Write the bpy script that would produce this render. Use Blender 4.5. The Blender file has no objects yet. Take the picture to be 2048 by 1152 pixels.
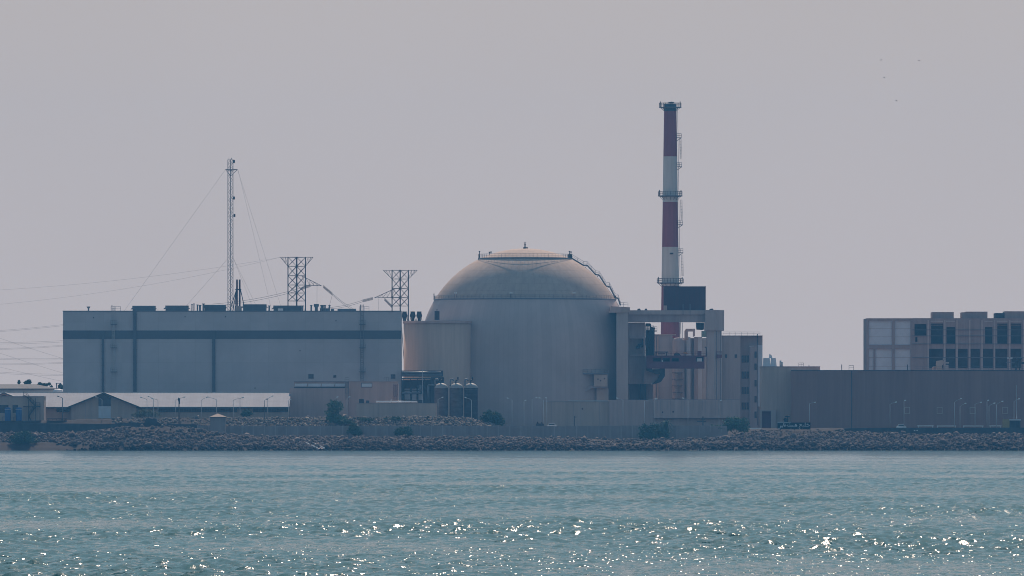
import bpy, math, random
import numpy as np
from mathutils import Vector, Matrix
R = math.radians
random.seed(7)
rng = np.random.default_rng(11)
scene = bpy.context.scene
C = scene.collection

# ------------------------------------------------------------------ camera, sky, sun, exposure
F, YH, H, CAM_Y = 19264.0, 872.0, 4.22, -1500.0           # focal length in photo pixels, horizon row, eye height above the water
SUN_EL, SUN_AZ = 41.5, 4.5               # sun behind the plant, slightly to the right
cam_d = bpy.data.cameras.new('camera')
cam = bpy.data.objects.new('camera', cam_d)
C.objects.link(cam)
cam.location = (0, CAM_Y, H)
cam.rotation_euler = (R(90), 0, 0)
cam_d.sensor_width = 36.0
cam_d.lens = 36.0 * F / 2048.0
cam_d.shift_y = (YH - 576.0) / 2048.0
cam_d.clip_start = 1.0
cam_d.clip_end = 12000.0
scene.camera = cam

world = bpy.data.worlds.new('World')
scene.world = world
world.use_nodes = True
wn, wl = world.node_tree.nodes, world.node_tree.links
wn.clear()
w_out = wn.new('ShaderNodeOutputWorld')
w_bg = wn.new('ShaderNodeBackground')
w_sky = wn.new('ShaderNodeTexSky')
w_sky.sky_type = 'NISHITA'
w_sky.sun_disc = False
w_sky.sun_elevation = R(SUN_EL)
w_sky.sun_rotation = R(SUN_AZ)
w_sky.air_density = 1.0
w_sky.dust_density = 3.0
w_sky.ozone_density = 2.0
# a pale veil of dust over the clear sky
w_mix = wn.new('ShaderNodeMix')
w_mix.data_type = 'RGBA'
w_mix.inputs['Factor'].default_value = 0.86
w_tc = wn.new('ShaderNodeTexCoord')
w_sep = wn.new('ShaderNodeSeparateXYZ')
w_ramp = wn.new('ShaderNodeValToRGB')                # mauve dust low down, thin blue haze higher up
w_ramp.color_ramp.elements[0].position = 0.0
w_ramp.color_ramp.elements[0].color = (0.575, 0.52, 0.535, 1)
w_ramp.color_ramp.elements[1].position = 0.165
w_ramp.color_ramp.elements[1].color = (0.185, 0.335, 0.42, 1)
w_f = w_ramp.color_ramp.elements.new(0.55)
w_f.color = (0.165, 0.262, 0.355, 1)
w_e = w_ramp.color_ramp.elements.new(0.10)
w_e.color = (0.312, 0.289, 0.306, 1)
w_mul = wn.new('ShaderNodeVectorMath'); w_mul.operation = 'SCALE'; w_mul.inputs['Scale'].default_value = 10.0
wl.new(w_tc.outputs['Generated'], w_sep.inputs['Vector'])
wl.new(w_sep.outputs['Z'], w_ramp.inputs['Fac'])
w_no = wn.new('ShaderNodeTexNoise')                 # uneven banks of dust
w_no.inputs['Scale'].default_value = 9.0; w_no.inputs['Detail'].default_value = 3.0
w_nr = wn.new('ShaderNodeMapRange'); w_nr.inputs['From Min'].default_value = 0.3; w_nr.inputs['From Max'].default_value = 0.7
w_nr.inputs['To Min'].default_value = 0.955; w_nr.inputs['To Max'].default_value = 1.035
w_x = wn.new('ShaderNodeVectorMath'); w_x.operation = 'SCALE'
wl.new(w_tc.outputs['Generated'], w_no.inputs['Vector'])
wl.new(w_no.outputs['Fac'], w_nr.inputs['Value'])
wl.new(w_ramp.outputs['Color'], w_x.inputs[0]); wl.new(w_nr.outputs['Result'], w_x.inputs['Scale'])
wl.new(w_x.outputs['Vector'], w_mul.inputs[0])
wl.new(w_mul.outputs['Vector'], w_mix.inputs['B'])
wl.new(w_sky.outputs['Color'], w_mix.inputs['A'])
wl.new(w_mix.outputs['Result'], w_bg.inputs['Color'])
w_bg.inputs['Strength'].default_value = 0.1
wl.new(w_bg.outputs['Background'], w_out.inputs['Surface'])

sun_dir = Vector((math.cos(R(SUN_EL)) * math.sin(R(SUN_AZ)), math.cos(R(SUN_EL)) * math.cos(R(SUN_AZ)), math.sin(R(SUN_EL))))
sun_d = bpy.data.lights.new('sun', 'SUN')
sun_d.energy = 5.0
sun_d.angle = R(0.6)
sun_d.color = (1.0, 0.78, 0.62)
sun = bpy.data.objects.new('sun', sun_d)
C.objects.link(sun)
sun.rotation_euler = sun_dir.to_track_quat('Z', 'Y').to_euler()
sun.location = (0, 1500, 400)

scene.view_settings.view_transform = 'Standard'
scene.view_settings.look = 'None'
scene.view_settings.exposure = 0.0
scene.view_settings.gamma = 1.0
scene.render.engine = 'CYCLES'
cy = scene.cycles
cy.max_bounces = 6
cy.diffuse_bounces = 2
cy.glossy_bounces = 2
cy.transmission_bounces = 2
cy.volume_bounces = 0
cy.transparent_max_bounces = 8
cy.use_denoising = True
cy.sample_clamp_indirect = 4.0
cy.sample_clamp_direct = 13.0
cy.filter_width = 1.0

# ------------------------------------------------------------------ pixels of the photograph (2048 wide) at depth Y -> metres
def sc(Y): return (Y - CAM_Y) / F
def X(px, Y): return (px - 1024.0) * sc(Y)
def Z(py, Y): return H + (YH - py) * sc(Y)
def P(px, py, Y): return Vector((X(px, Y), Y, Z(py, Y)))

# ------------------------------------------------------------------ materials
MATS = {}
def mat(name, col, rough=0.8, var=0.12, scale=0.25, streak=1.0, metal=0.0, grid=None, gridcol=0.8, emit=None):
    m = bpy.data.materials.new(name)
    m.use_nodes = True
    n, l = m.node_tree.nodes, m.node_tree.links
    b = n['Principled BSDF']
    b.inputs['Roughness'].default_value = rough
    if rough > 0.75: b.inputs['Specular IOR Level'].default_value = 0.12
    b.inputs['Metallic'].default_value = metal
    tc = n.new('ShaderNodeTexCoord')
    mp = n.new('ShaderNodeMapping')
    mp.inputs['Scale'].default_value = (1, 1, streak)
    l.new(tc.outputs['Object'], mp.inputs['Vector'])
    last = None
    if var:
        t = n.new('ShaderNodeTexNoise')
        t.inputs['Scale'].default_value = scale
        t.inputs['Detail'].default_value = 6
        t.inputs['Roughness'].default_value = 0.65
        l.new(mp.outputs['Vector'], t.inputs['Vector'])
        r = n.new('ShaderNodeValToRGB')
        r.color_ramp.elements[0].position = 0.3
        r.color_ramp.elements[1].position = 0.7
        r.color_ramp.elements[0].color = tuple(c * (1 - var) for c in col) + (1,)
        r.color_ramp.elements[1].color = tuple(min(1, c * (1 + var)) for c in col) + (1,)
        l.new(t.outputs['Fac'], r.inputs['Fac'])
        last = r.outputs['Color']
    if var and streak < 0.9:                        # rain streaks and faded patches running down the wall
        m2 = n.new('ShaderNodeMapping'); m2.inputs['Scale'].default_value = (0.8, 0.8, 0.035)
        l.new(tc.outputs['Object'], m2.inputs['Vector'])
        t2 = n.new('ShaderNodeTexNoise'); t2.inputs['Scale'].default_value = 1.0; t2.inputs['Detail'].default_value = 5; t2.inputs['Roughness'].default_value = 0.7
        l.new(m2.outputs['Vector'], t2.inputs['Vector'])
        r2 = n.new('ShaderNodeMapRange'); r2.inputs['From Min'].default_value = 0.32; r2.inputs['From Max'].default_value = 0.6
        r2.inputs['To Min'].default_value = 0.87; r2.inputs['To Max'].default_value = 1.04
        l.new(t2.outputs['Fac'], r2.inputs['Value'])
        x2 = n.new('ShaderNodeMix'); x2.data_type = 'RGBA'; x2.blend_type = 'MULTIPLY'; x2.inputs['Factor'].default_value = 1.0
        l.new(last, x2.inputs['A']); l.new(r2.outputs['Result'], x2.inputs['B'])
        last = x2.outputs['Result']
    if grid:                                        # thin joints every grid[0] x grid[1] metres
        br = n.new('ShaderNodeTexBrick')
        br.offset = 0.0
        br.inputs['Scale'].default_value = 1.0
        br.inputs['Brick Width'].default_value = grid[0]
        br.inputs['Row Height'].default_value = grid[1]
        br.inputs['Mortar Size'].default_value = grid[2]
        br.inputs['Color1'].default_value = (1, 1, 1, 1)
        br.inputs['Color2'].default_value = (0.93, 0.93, 0.94, 1)
        br.inputs['Mortar'].default_value = (gridcol, gridcol, gridcol, 1)
        sx = n.new('ShaderNodeSeparateXYZ')
        cx = n.new('ShaderNodeCombineXYZ')
        l.new(tc.outputs['Object'], sx.inputs['Vector'])
        if len(grid) > 3:                           # round wall: angle times radius
            a = n.new('ShaderNodeMath'); a.operation = 'ARCTAN2'
            l.new(sx.outputs['X'], a.inputs[0]); l.new(sx.outputs['Y'], a.inputs[1])
            k = n.new('ShaderNodeMath'); k.operation = 'MULTIPLY'; k.inputs[1].default_value = grid[3]
            l.new(a.outputs[0], k.inputs[0]); l.new(k.outputs[0], cx.inputs['X'])
        else:
            l.new(sx.outputs['X'], cx.inputs['X'])
        l.new(sx.outputs['Z'], cx.inputs['Y'])
        l.new(cx.outputs['Vector'], br.inputs['Vector'])
        mx = n.new('ShaderNodeMix'); mx.data_type = 'RGBA'; mx.blend_type = 'MULTIPLY'
        mx.inputs['Factor'].default_value = 1.0
        l.new(last, mx.inputs['A']); l.new(br.outputs['Color'], mx.inputs['B'])
        last = mx.outputs['Result']
    if last is not None:
        l.new(last, b.inputs['Base Color'])
    else:
        b.inputs['Base Color'].default_value = tuple(col) + (1,)
    MATS[name] = m
    return m

M_hall   = mat('hall_cladding', (0.46, 0.445, 0.455), 0.6, 0.14, 0.06, 0.95, grid=(5.6, 6.2, 0.07), gridcol=0.88)
M_band   = mat('hall_band', (0.085, 0.10, 0.12), 0.6, 0.10, 0.1)
M_roofgear = mat('roof_gear', (0.10, 0.13, 0.16), 0.7, 0.2, 0.6)
M_dark   = mat('dark_steel', (0.03, 0.035, 0.045), 0.6, 0.1, 1.0)
M_steel  = mat('galvanised_steel', (0.16, 0.17, 0.19), 0.55, 0.15, 0.6)
M_wire   = mat('wire', (0.08, 0.08, 0.09), 0.6, 0.0)
M_dome   = mat('dome_concrete', (0.49, 0.385, 0.325), 0.85, 0.10, 0.10, 0.6, grid=(2.6, 2.1, 0.07, 32.7), gridcol=0.82)
M_contain = mat('containment_concrete', (0.52, 0.425, 0.395), 0.9, 0.10, 0.08, 0.95, grid=(1.5, 200, 0.05, 32.7), gridcol=0.88)
M_annex  = mat('annex_render', (0.60, 0.42, 0.33), 0.9, 0.08, 0.1, 0.3)
M_beige  = mat('beige_render', (0.56, 0.42, 0.345), 0.9, 0.10, 0.15, 0.25)
M_pinkbeige = mat('rosy_render', (0.54, 0.39, 0.345), 0.9, 0.12, 0.15, 0.2)
M_conc   = mat('plain_concrete', (0.50, 0.41, 0.375), 0.9, 0.14, 0.2, 0.2)
M_concdk = mat('old_concrete', (0.42, 0.345, 0.33), 0.9, 0.18, 0.3, 0.25)
M_frame  = mat('raw_frame_concrete', (0.36, 0.285, 0.265), 0.9, 0.16, 0.2, 0.3)
M_brown  = mat('brown_cladding', (0.36, 0.205, 0.165), 0.8, 0.09, 0.05, 0.25, grid=(3.0, 200, 0.04), gridcol=0.9)
M_white  = mat('white_panel', (0.60, 0.63, 0.67), 0.6, 0.08, 0.4)
M_roof   = mat('pale_metal_roof', (0.30, 0.31, 0.34), 0.9, 0.10, 0.25, grid=(1.0, 200, 0.05), gridcol=0.88)
M_glass  = mat('dark_glass', (0.02, 0.03, 0.045), 0.25, 0.0)
M_void   = mat('painted_interior_gloom', (0.14, 0.13, 0.13), 0.9, 0.2, 0.3)  # gloom inside the open bays put into a dark wall colour
M_red    = mat('red_paint', (0.27, 0.06, 0.075), 0.6, 0.12, 0.25, 0.3)
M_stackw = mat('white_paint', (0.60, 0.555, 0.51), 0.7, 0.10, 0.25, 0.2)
M_cap    = mat('sooty_cap', (0.05, 0.08, 0.10), 0.7, 0.2, 0.4)
M_gantry = mat('gantry_red', (0.15, 0.042, 0.065), 0.7, 0.2, 0.5)
M_black  = mat('black_sheet', (0.075, 0.03, 0.04), 0.7, 0.12, 0.15)
M_lamp   = mat('lamp_post_paint', (0.50, 0.50, 0.50), 0.5, 0.06, 1.0)
M_lampw  = mat('lamp_head_white', (0.8, 0.8, 0.78), 0.3, 0.0)
M_tank   = mat('tank_steel', (0.15, 0.12, 0.115), 0.8, 0.35, 0.35, 3.0)
M_tanktop = mat('tank_top_light_tint', (0.30, 0.29, 0.28), 0.7, 0.1, 0.5)  # paler than the shells: sun on the silo tops painted in
M_blue   = mat('blue_tank', (0.02, 0.09, 0.26), 0.5, 0.08, 0.8)
M_sign   = mat('sign_panel', (0.006, 0.016, 0.022), 0.95, 0.1, 0.8)
M_letter = mat('letter_white', (0.78, 0.80, 0.80), 0.5, 0.0)
M_tank2  = mat('dark_tank_steel', (0.07, 0.06, 0.062), 0.8, 0.3, 0.35, 3.0)
M_shed   = mat('shed_roof', (0.17, 0.17, 0.175), 0.9, 0.1, 0.3)
M_sand   = mat('pavilion_roof', (0.52, 0.38, 0.30), 0.8, 0.08, 0.5)
M_yellow = mat('faded_yellow', (0.36, 0.26, 0.09), 0.7, 0.15, 0.6)
M_wall   = mat('boundary_concrete', (0.33, 0.275, 0.265), 0.9, 0.14, 0.3, 0.3)
M_walldk = mat('dark_boundary', (0.075, 0.085, 0.095), 0.9, 0.2, 0.4, 0.4)
M_bark   = mat('bark', (0.08, 0.06, 0.045), 0.9, 0.2, 2.0)
M_green  = mat('glazing_green', (0.20, 0.30, 0.24), 0.4, 0.3, 1.5, 0.1)
M_bird   = mat('bird_feathers', (0.02, 0.02, 0.02), 0.8, 0.0)
M_orange = mat('orange_sheet', (0.6, 0.30, 0.12), 0.6, 0.1, 1.0)

def leaf_mat(name, col):
    m = bpy.data.materials.new(name); m.use_nodes = True
    n, l = m.node_tree.nodes, m.node_tree.links
    b = n['Principled BSDF']; b.inputs['Roughness'].default_value = 0.7
    g = n.new('ShaderNodeNewGeometry')
    r = n.new('ShaderNodeValToRGB')
    r.color_ramp.elements[0].color = tuple(c * 0.55 for c in col) + (1,)
    r.color_ramp.elements[1].color = tuple(c * 1.5 for c in col) + (1,)
    l.new(g.outputs['Random Per Island'], r.inputs['Fac'])
    l.new(r.outputs['Color'], b.inputs['Base Color'])
    return m
M_leaf = leaf_mat('dark_foliage', (0.028, 0.075, 0.032))
M_leaf2 = leaf_mat('fresh_foliage', (0.04, 0.105, 0.04))
M_dry = leaf_mat('dry_foliage', (0.12, 0.13, 0.075))

def rock_mat(name, lo, hi, wet):
    m = bpy.data.materials.new(name); m.use_nodes = True
    n, l = m.node_tree.nodes, m.node_tree.links
    b = n['Principled BSDF']; b.inputs['Roughness'].default_value = 0.9; b.inputs['Specular IOR Level'].default_value = 0.1
    g = n.new('ShaderNodeNewGeometry')
    r = n.new('ShaderNodeValToRGB')
    r.color_ramp.elements[0].color = lo + (1,)
    r.color_ramp.elements[1].color = hi + (1,)
    l.new(g.outputs['Random Per Island'], r.inputs['Fac'])
    out = r.outputs['Color']
    if wet:                                         # weed and tide stain on the lowest stones
        tc = n.new('ShaderNodeTexCoord'); sp = n.new('ShaderNodeSeparateXYZ')
        l.new(g.outputs['Position'], sp.inputs['Vector'])
        no = n.new('ShaderNodeTexNoise'); no.inputs['Scale'].default_value = 0.06
        l.new(g.outputs['Position'], no.inputs['Vector'])
        a = n.new('ShaderNodeMath'); a.operation = 'MULTIPLY_ADD'; a.inputs[1].default_value = -4.2
        l.new(no.outputs['Fac'], a.inputs[0]); l.new(sp.outputs['Z'], a.inputs[2])
        mr = n.new('ShaderNodeMapRange')
        mr.inputs['From Min'].default_value = -0.9; mr.inputs['From Max'].default_value = 0.1
        mr.inputs['To Min'].default_value = 0.22; mr.inputs['To Max'].default_value = 1.0
        l.new(a.outputs[0], mr.inputs['Value'])
        mx = n.new('ShaderNodeMix'); mx.data_type = 'RGBA'; mx.blend_type = 'MULTIPLY'; mx.inputs['Factor'].default_value = 1
        l.new(out, mx.inputs['A']); l.new(mr.outputs['Result'], mx.inputs['B'])
        out = mx.outputs['Result']
    l.new(out, b.inputs['Base Color'])
    return m
M_rock = rock_mat('riprap_stone', (0.065, 0.052, 0.05), (0.18, 0.145, 0.135), True)
M_rubble = rock_mat('bank_stone', (0.10, 0.083, 0.072), (0.28, 0.235, 0.20), False)
M_ground = mat('dusty_ground', (0.036, 0.030, 0.029), 0.95, 0.28, 0.5)

# ------------------------------------------------------------------ mesh helper
LOC = {}
class MB:
    def __init__(s): s.v = []; s.f = []; s.m = []; s.sm = []; s.mi = 0
    def _add(s, vs, fs, smooth=False):
        o = len(s.v)
        s.v += [tuple(v) for v in vs]
        for f in fs:
            s.f.append([i + o for i in f]); s.m.append(s.mi); s.sm.append(smooth)
        return s
    def box(s, x0, x1, y0, y1, z0, z1):
        return s._add([(x0,y0,z0),(x1,y0,z0),(x1,y1,z0),(x0,y1,z0),(x0,y0,z1),(x1,y0,z1),(x1,y1,z1),(x0,y1,z1)],
                      [(0,1,5,4),(1,2,6,5),(2,3,7,6),(3,0,4,7),(4,5,6,7),(3,2,1,0)])
    def pb(s, px0, px1, py0, py1, Y, d):            # a box whose front face covers this pixel rectangle at depth Y
        return s.box(X(px0, Y), X(px1, Y), Y, Y + d, Z(py1, Y), Z(py0, Y))
    def fp(s, pts, Y, d):                           # a front outline extruded away from the sea
        n = len(pts)
        a = [(X(p, Y), Y, Z(q, Y)) for p, q in pts]
        b = [(x, y + d, z) for x, y, z in a]
        return s._add(a + b, [tuple(range(n)), tuple(range(2*n-1, n-1, -1))] + [(i, i+n, (i+1) % n + n, (i+1) % n) for i in range(n)])
    def plan(s, pts, z0, z1):
        n = len(pts)
        return s._add([(x, y, z0) for x, y in pts] + [(x, y, z1) for x, y in pts],
                      [tuple(range(n-1, -1, -1)), tuple(range(n, 2*n))] + [(i, (i+1) % n, (i+1) % n + n, i+n) for i in range(n)])
    def tube(s, p, q, r, r2=None, n=5):
        p, q = Vector(p), Vector(q); d = q - p
        if d.length < 1e-6: return s
        r2 = r if r2 is None else r2
        u = d.orthogonal().normalized(); w = d.cross(u).normalized()
        vs = []
        for c, rr in ((p, r), (q, r2)):
            for i in range(n):
                a = 2*math.pi*i/n
                vs.append(c + (u*math.cos(a) + w*math.sin(a))*rr)
        return s._add(vs, [(i, (i+1) % n, (i+1) % n+n, i+n) for i in range(n)] + [tuple(range(n-1,-1,-1)), tuple(range(n, 2*n))], n > 6)
    def path(s, pts, r, n=5):
        for a, b in zip(pts, pts[1:]): s.tube(a, b, r, n=n)
        return s
    def lathe(s, cx, cy, prof, n=48, smooth=True):
        vs = [(cx + r*math.sin(2*math.pi*i/n), cy - r*math.cos(2*math.pi*i/n), z) for r, z in prof for i in range(n)]
        fs = [(k*n+i, k*n+(i+1) % n, (k+1)*n+(i+1) % n, (k+1)*n+i) for k in range(len(prof)-1) for i in range(n)]
        return s._add(vs, fs, smooth)
    def holes(s, px0, px1, py0, py1, rects, Y, d):  # a wall with rectangular openings, d thick
        xs = sorted({px0, px1} | {v for r in rects for v in r[:2] if px0 < v < px1})
        ys = sorted({py0, py1} | {v for r in rects for v in r[2:] if py0 < v < py1})
        ins = lambda a, b: any(r[0] < a < r[1] and r[2] < b < r[3] for r in rects)
        solid = [[not ins((xs[i]+xs[i+1])/2, (ys[j]+ys[j+1])/2) for j in range(len(ys)-1)] for i in range(len(xs)-1)]
        ok = lambda i, j: 0 <= i < len(xs)-1 and 0 <= j < len(ys)-1 and solid[i][j]
        for i in range(len(xs)-1):
            for j in range(len(ys)-1):
                if not solid[i][j]: continue
                xa, xb, zt, zb = X(xs[i],Y), X(xs[i+1],Y), Z(ys[j],Y), Z(ys[j+1],Y)
                y0, y1 = Y, Y+d
                s._add([(xa,y0,zb),(xb,y0,zb),(xb,y0,zt),(xa,y0,zt)], [(0,1,2,3)])
                s._add([(xa,y1,zb),(xb,y1,zb),(xb,y1,zt),(xa,y1,zt)], [(3,2,1,0)])
                if not ok(i-1,j): s._add([(xa,y0,zb),(xa,y1,zb),(xa,y1,zt),(xa,y0,zt)], [(3,2,1,0)])
                if not ok(i+1,j): s._add([(xb,y0,zb),(xb,y1,zb),(xb,y1,zt),(xb,y0,zt)], [(0,1,2,3)])
                if not ok(i,j-1): s._add([(xa,y0,zt),(xb,y0,zt),(xb,y1,zt),(xa,y1,zt)], [(0,1,2,3)])
                if not ok(i,j+1): s._add([(xa,y0,zb),(xb,y0,zb),(xb,y1,zb),(xa,y1,zb)], [(3,2,1,0)])
        return s
    def rail(s, pts, h=1.1, step=1.6, r=0.04):      # posts with two rails along a line of points
        up = Vector((0,0,1))
        for a, b in zip(pts, pts[1:]):
            a, b = Vector(a), Vector(b); k = max(1, int((b-a).length/step))
            for i in range(k+1):
                p = a.lerp(b, i/k); s.tube(p, p+up*h, r, n=4)
            s.tube(a+up*h, b+up*h, r, n=4); s.tube(a+up*h*0.55, b+up*h*0.55, r*0.8, n=4)
        return s
    def ladder(s, x, y, z0, z1, w=0.6, cage=True, r=0.05):
        s.tube((x-w/2,y,z0),(x-w/2,y,z1),r,n=4).tube((x+w/2,y,z0),(x+w/2,y,z1),r,n=4)
        k = int((z1-z0)/0.6)
        for i in range(k): s.tube((x-w/2,y,z0+0.3+i*0.6),(x+w/2,y,z0+0.3+i*0.6),r*0.6,n=4)
        if cage:
            for dx, dy in ((-w*0.6,-0.4),(0,-0.75),(w*0.6,-0.4)): s.tube((x+dx,y+dy,z0+2),(x+dx,y+dy,z1),r*0.7,n=4)
            for i in range(int((z1-z0-2)/1.6)+1):
                z = z0+2+i*1.6
                s.path([(x-w/2,y,z),(x-w*0.6,y-0.4,z),(x,y-0.75,z),(x+w*0.6,y-0.4,z),(x+w/2,y,z)], r*0.6, n=4)
        return s
    def build(s, name, mats, parent=None):
        mats = mats if isinstance(mats, (list, tuple)) else [mats]
        L = LOC.get(parent.name, Vector((0,0,0))) if parent else Vector((0,0,0))
        me = bpy.data.meshes.new(name)
        me.from_pydata([(v[0]-L.x, v[1]-L.y, v[2]-L.z) for v in s.v], [], s.f)
        for m in mats: me.materials.append(m)
        me.polygons.foreach_set('material_index', s.m)
        me.polygons.foreach_set('use_smooth', s.sm)
        me.update()
        o = bpy.data.objects.new(name, me)
        C.objects.link(o)
        if parent: o.parent = parent; LOC[o.name] = L
        return o
    def thing(s, name, mats, label, cat, group=None, kind='thing'):      # a thing that is one mesh
        xs = [v[0] for v in s.v]; ys = [v[1] for v in s.v]; z = min(v[2] for v in s.v)
        c = Vector(((min(xs)+max(xs))/2, (min(ys)+max(ys))/2, z))
        s.v = [(v[0]-c.x, v[1]-c.y, v[2]-c.z) for v in s.v]
        o = s.build(name, mats); o.location = c; LOC[o.name] = c
        tag(o, label, cat, group, kind)
        return o

def tag(o, label=None, cat=None, group=None, kind=None):
    if label: o['label'] = label
    if cat: o['category'] = cat
    if group: o['group'] = group
    if kind: o['kind'] = kind
    return o
def empty(name, loc, label, cat, group=None):
    o = bpy.data.objects.new(name, None); C.objects.link(o)
    o.location = loc; LOC[o.name] = Vector(loc); o.empty_display_size = 0.5
    return tag(o, label, cat, group, 'thing')
def copy_thing(o, loc, label=None):
    c = o.copy(); C.objects.link(c); c.location = loc
    if label: c['label'] = label
    for ch in o.children:
        d = ch.copy(); C.objects.link(d); d.parent = c
        for g in ch.children:
            e = g.copy(); C.objects.link(e); e.parent = d
    return c

# ------------------------------------------------------------------ ground
CREST = [(-900,868),(-60,868),(140,868),(200,862),(255,855),(330,853),(380,856),(440,868),(520,874),(1000,877),(1150,878),(1300,881),(1430,877),
         (1480,869),(1530,862),(1620,860.5),(1700,865),(1780,868),(1850,871),(2048,870),(3000,870)]
cpx, cpy = np.array([c[0] for c in CREST], float), np.array([c[1] for c in CREST], float)
def ground_h(x, y):
    x, y = np.asarray(x, float), np.asarray(y, float)
    px = 1024 + x/sc(1318.0)
    cz = H + (YH - np.interp(px, cpx, cpy))*sc(1318.0)
    base = np.minimum(cz, 3.65)
    pxs = 1024 + x/sc(1345.0)
    site = np.interp(pxs, [-60, 120, 250, 860, 935, 1005, 3000], [8.5, 8.9, 9.3, 9.65, 9.5, 6.5, 6.5])
    h = np.where(y < 1300, (y-1300)*0.25, 0.0)
    t = np.clip((y-1300)/17.0, 0, 1)
    h = np.where(y >= 1300, cz*t**0.85, h)
    t2 = np.clip((y-1318)/8.0, 0, 1); t2 = t2*t2*(3-2*t2)
    h = np.where(y > 1317, cz + (base-cz)*t2, h)
    t3 = np.clip((y-1334)/13.0, 0, 1)
    h = np.where(y > 1334, base + (site-base)*t3**0.8, h)
    return h
gx = np.unique(np.concatenate([np.linspace(-900,-230,20), np.linspace(-230,230,240), np.linspace(230,900,20)]))
gy = np.unique(np.concatenate([np.linspace(1288,1352,65), np.linspace(1352,2100,20)]))
GX, GY = np.meshgrid(gx, gy)
GZ = ground_h(GX, GY) + np.where((GY > 1301) & (GY < 1348), rng.normal(0, 0.07, GX.shape), 0)
def grid_mesh(name, GX, GY, GZ, m):
    ny, nx = GX.shape
    co = np.stack([GX, GY, GZ], -1).reshape(-1, 3).astype(np.float32)
    i = (np.arange(ny-1)[:, None]*nx + np.arange(nx-1)[None, :]).ravel()
    q = np.stack([i, i+1, i+1+nx, i+nx], -1).astype(np.int32)
    me = bpy.data.meshes.new(name)
    me.vertices.add(len(co)); me.vertices.foreach_set('co', co.ravel())
    me.loops.add(q.size); me.loops.foreach_set('vertex_index', q.ravel())
    me.polygons.add(len(q)); me.polygons.foreach_set('loop_start', np.arange(0, q.size, 4, dtype=np.int32))
    me.polygons.foreach_set('use_smooth', np.ones(len(q), bool))
    me.update(calc_edges=True); me.validate()
    me.materials.append(m)
    o = bpy.data.objects.new(name, me); C.objects.link(o)
    return o
tag(grid_mesh('ground', GX, GY, GZ, M_ground), kind='structure')

# ------------------------------------------------------------------ water: a wind-rippled sea
def water_material():
    m = bpy.data.materials.new('sea_water'); m.use_nodes = True
    n, l = m.node_tree.nodes, m.node_tree.links
    b = n['Principled BSDF']
    b.inputs['Base Color'].default_value = (0.0008, 0.084, 0.102, 1)
    b.inputs['Roughness'].default_value = 0.07
    b.inputs['IOR'].default_value = 1.333
    tc = n.new('ShaderNodeTexCoord')
    g = n.new('ShaderNodeMapping'); g.inputs['Scale'].default_value = (0.022, 0.008, 1)
    l.new(tc.outputs['Object'], g.inputs['Vector'])
    gn = n.new('ShaderNodeTexNoise'); gn.inputs['Scale'].default_value = 1.0; gn.inputs['Detail'].default_value = 4
    l.new(g.outputs['Vector'], gn.inputs['Vector'])
    gm = n.new('ShaderNodeMapRange')                 # slicks where the wind does not reach
    gm.inputs['From Min'].default_value = 0.36; gm.inputs['From Max'].default_value = 0.56
    gm.inputs['To Min'].default_value = 0.45; gm.inputs['To Max'].default_value = 1.0
    l.new(gn.outputs['Fac'], gm.inputs['Value'])
    geo = n.new('ShaderNodeNewGeometry')
    prev = geo.outputs['Normal']
    for sca, k in ((2.4, 0.42), (7.0, 1.08)):        # ripples finer than the modelled waves, as slopes added to the surface normal
        mp = n.new('ShaderNodeMapping'); mp.inputs['Scale'].default_value = (1.6, 1, 1)
        l.new(tc.outputs['Object'], mp.inputs['Vector'])
        t = n.new('ShaderNodeTexNoise'); t.inputs['Scale'].default_value = sca; t.inputs['Detail'].default_value = 2
        l.new(mp.outputs['Vector'], t.inputs['Vector'])
        su = n.new('ShaderNodeVectorMath'); su.operation = 'SUBTRACT'; su.inputs[1].default_value = (0.5, 0.5, 0.5)
        l.new(t.outputs['Color'], su.inputs[0])
        mu = n.new('ShaderNodeVectorMath'); mu.operation = 'MULTIPLY'; mu.inputs[1].default_value = (k*0.8, k*1.25, 0)
        l.new(su.outputs['Vector'], mu.inputs[0])
        sl = n.new('ShaderNodeVectorMath'); sl.operation = 'SCALE'
        l.new(mu.outputs['Vector'], sl.inputs[0]); l.new(gm.outputs['Result'], sl.inputs['Scale'])
        ad = n.new('ShaderNodeVectorMath'); ad.operation = 'ADD'
        l.new(prev, ad.inputs[0]); l.new(sl.outputs['Vector'], ad.inputs[1])
        prev = ad.outputs['Vector']
    nm = n.new('ShaderNodeVectorMath'); nm.operation = 'NORMALIZE'
    l.new(prev, nm.inputs[0]); prev = nm.outputs['Vector']
    l.new(prev, b.inputs['Normal'])
    return m
M_water = water_material()
NR, NC = 3000, 1250
d = 235.0*np.exp(np.linspace(0, math.log(2809.0/235.0), NR))
u = np.linspace(-1, 1, NC)
WY = np.repeat(d[:, None], NC, 1)
WX = u[None, :]*(24.0 + 0.060*WY)
dx = (2.0/NC)*(24.0+0.060*d); dy = np.gradient(d)
cell = np.maximum(dx, dy*0.5)[:, None]
WY = WY + CAM_Y
WZ = np.zeros_like(WX)
lam = np.exp(rng.uniform(math.log(0.32), math.log(2.3), 84))
ang = R(-74) + rng.normal(0, R(40), 84)               # travelling mostly towards the beach, from the left
ph = rng.uniform(0, 2*math.pi, 84)
for L_, a_, p_ in zip(lam, ang, ph):
    k = 2*math.pi/L_
    amp = 0.051/k*np.clip((L_/cell-1.6)/1.6, 0, 1)
    th = k*(WX*math.cos(a_) + WY*math.sin(a_)) + p_
    WZ += amp*(np.sin(th) + 0.30*np.cos(2*th))
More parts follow.
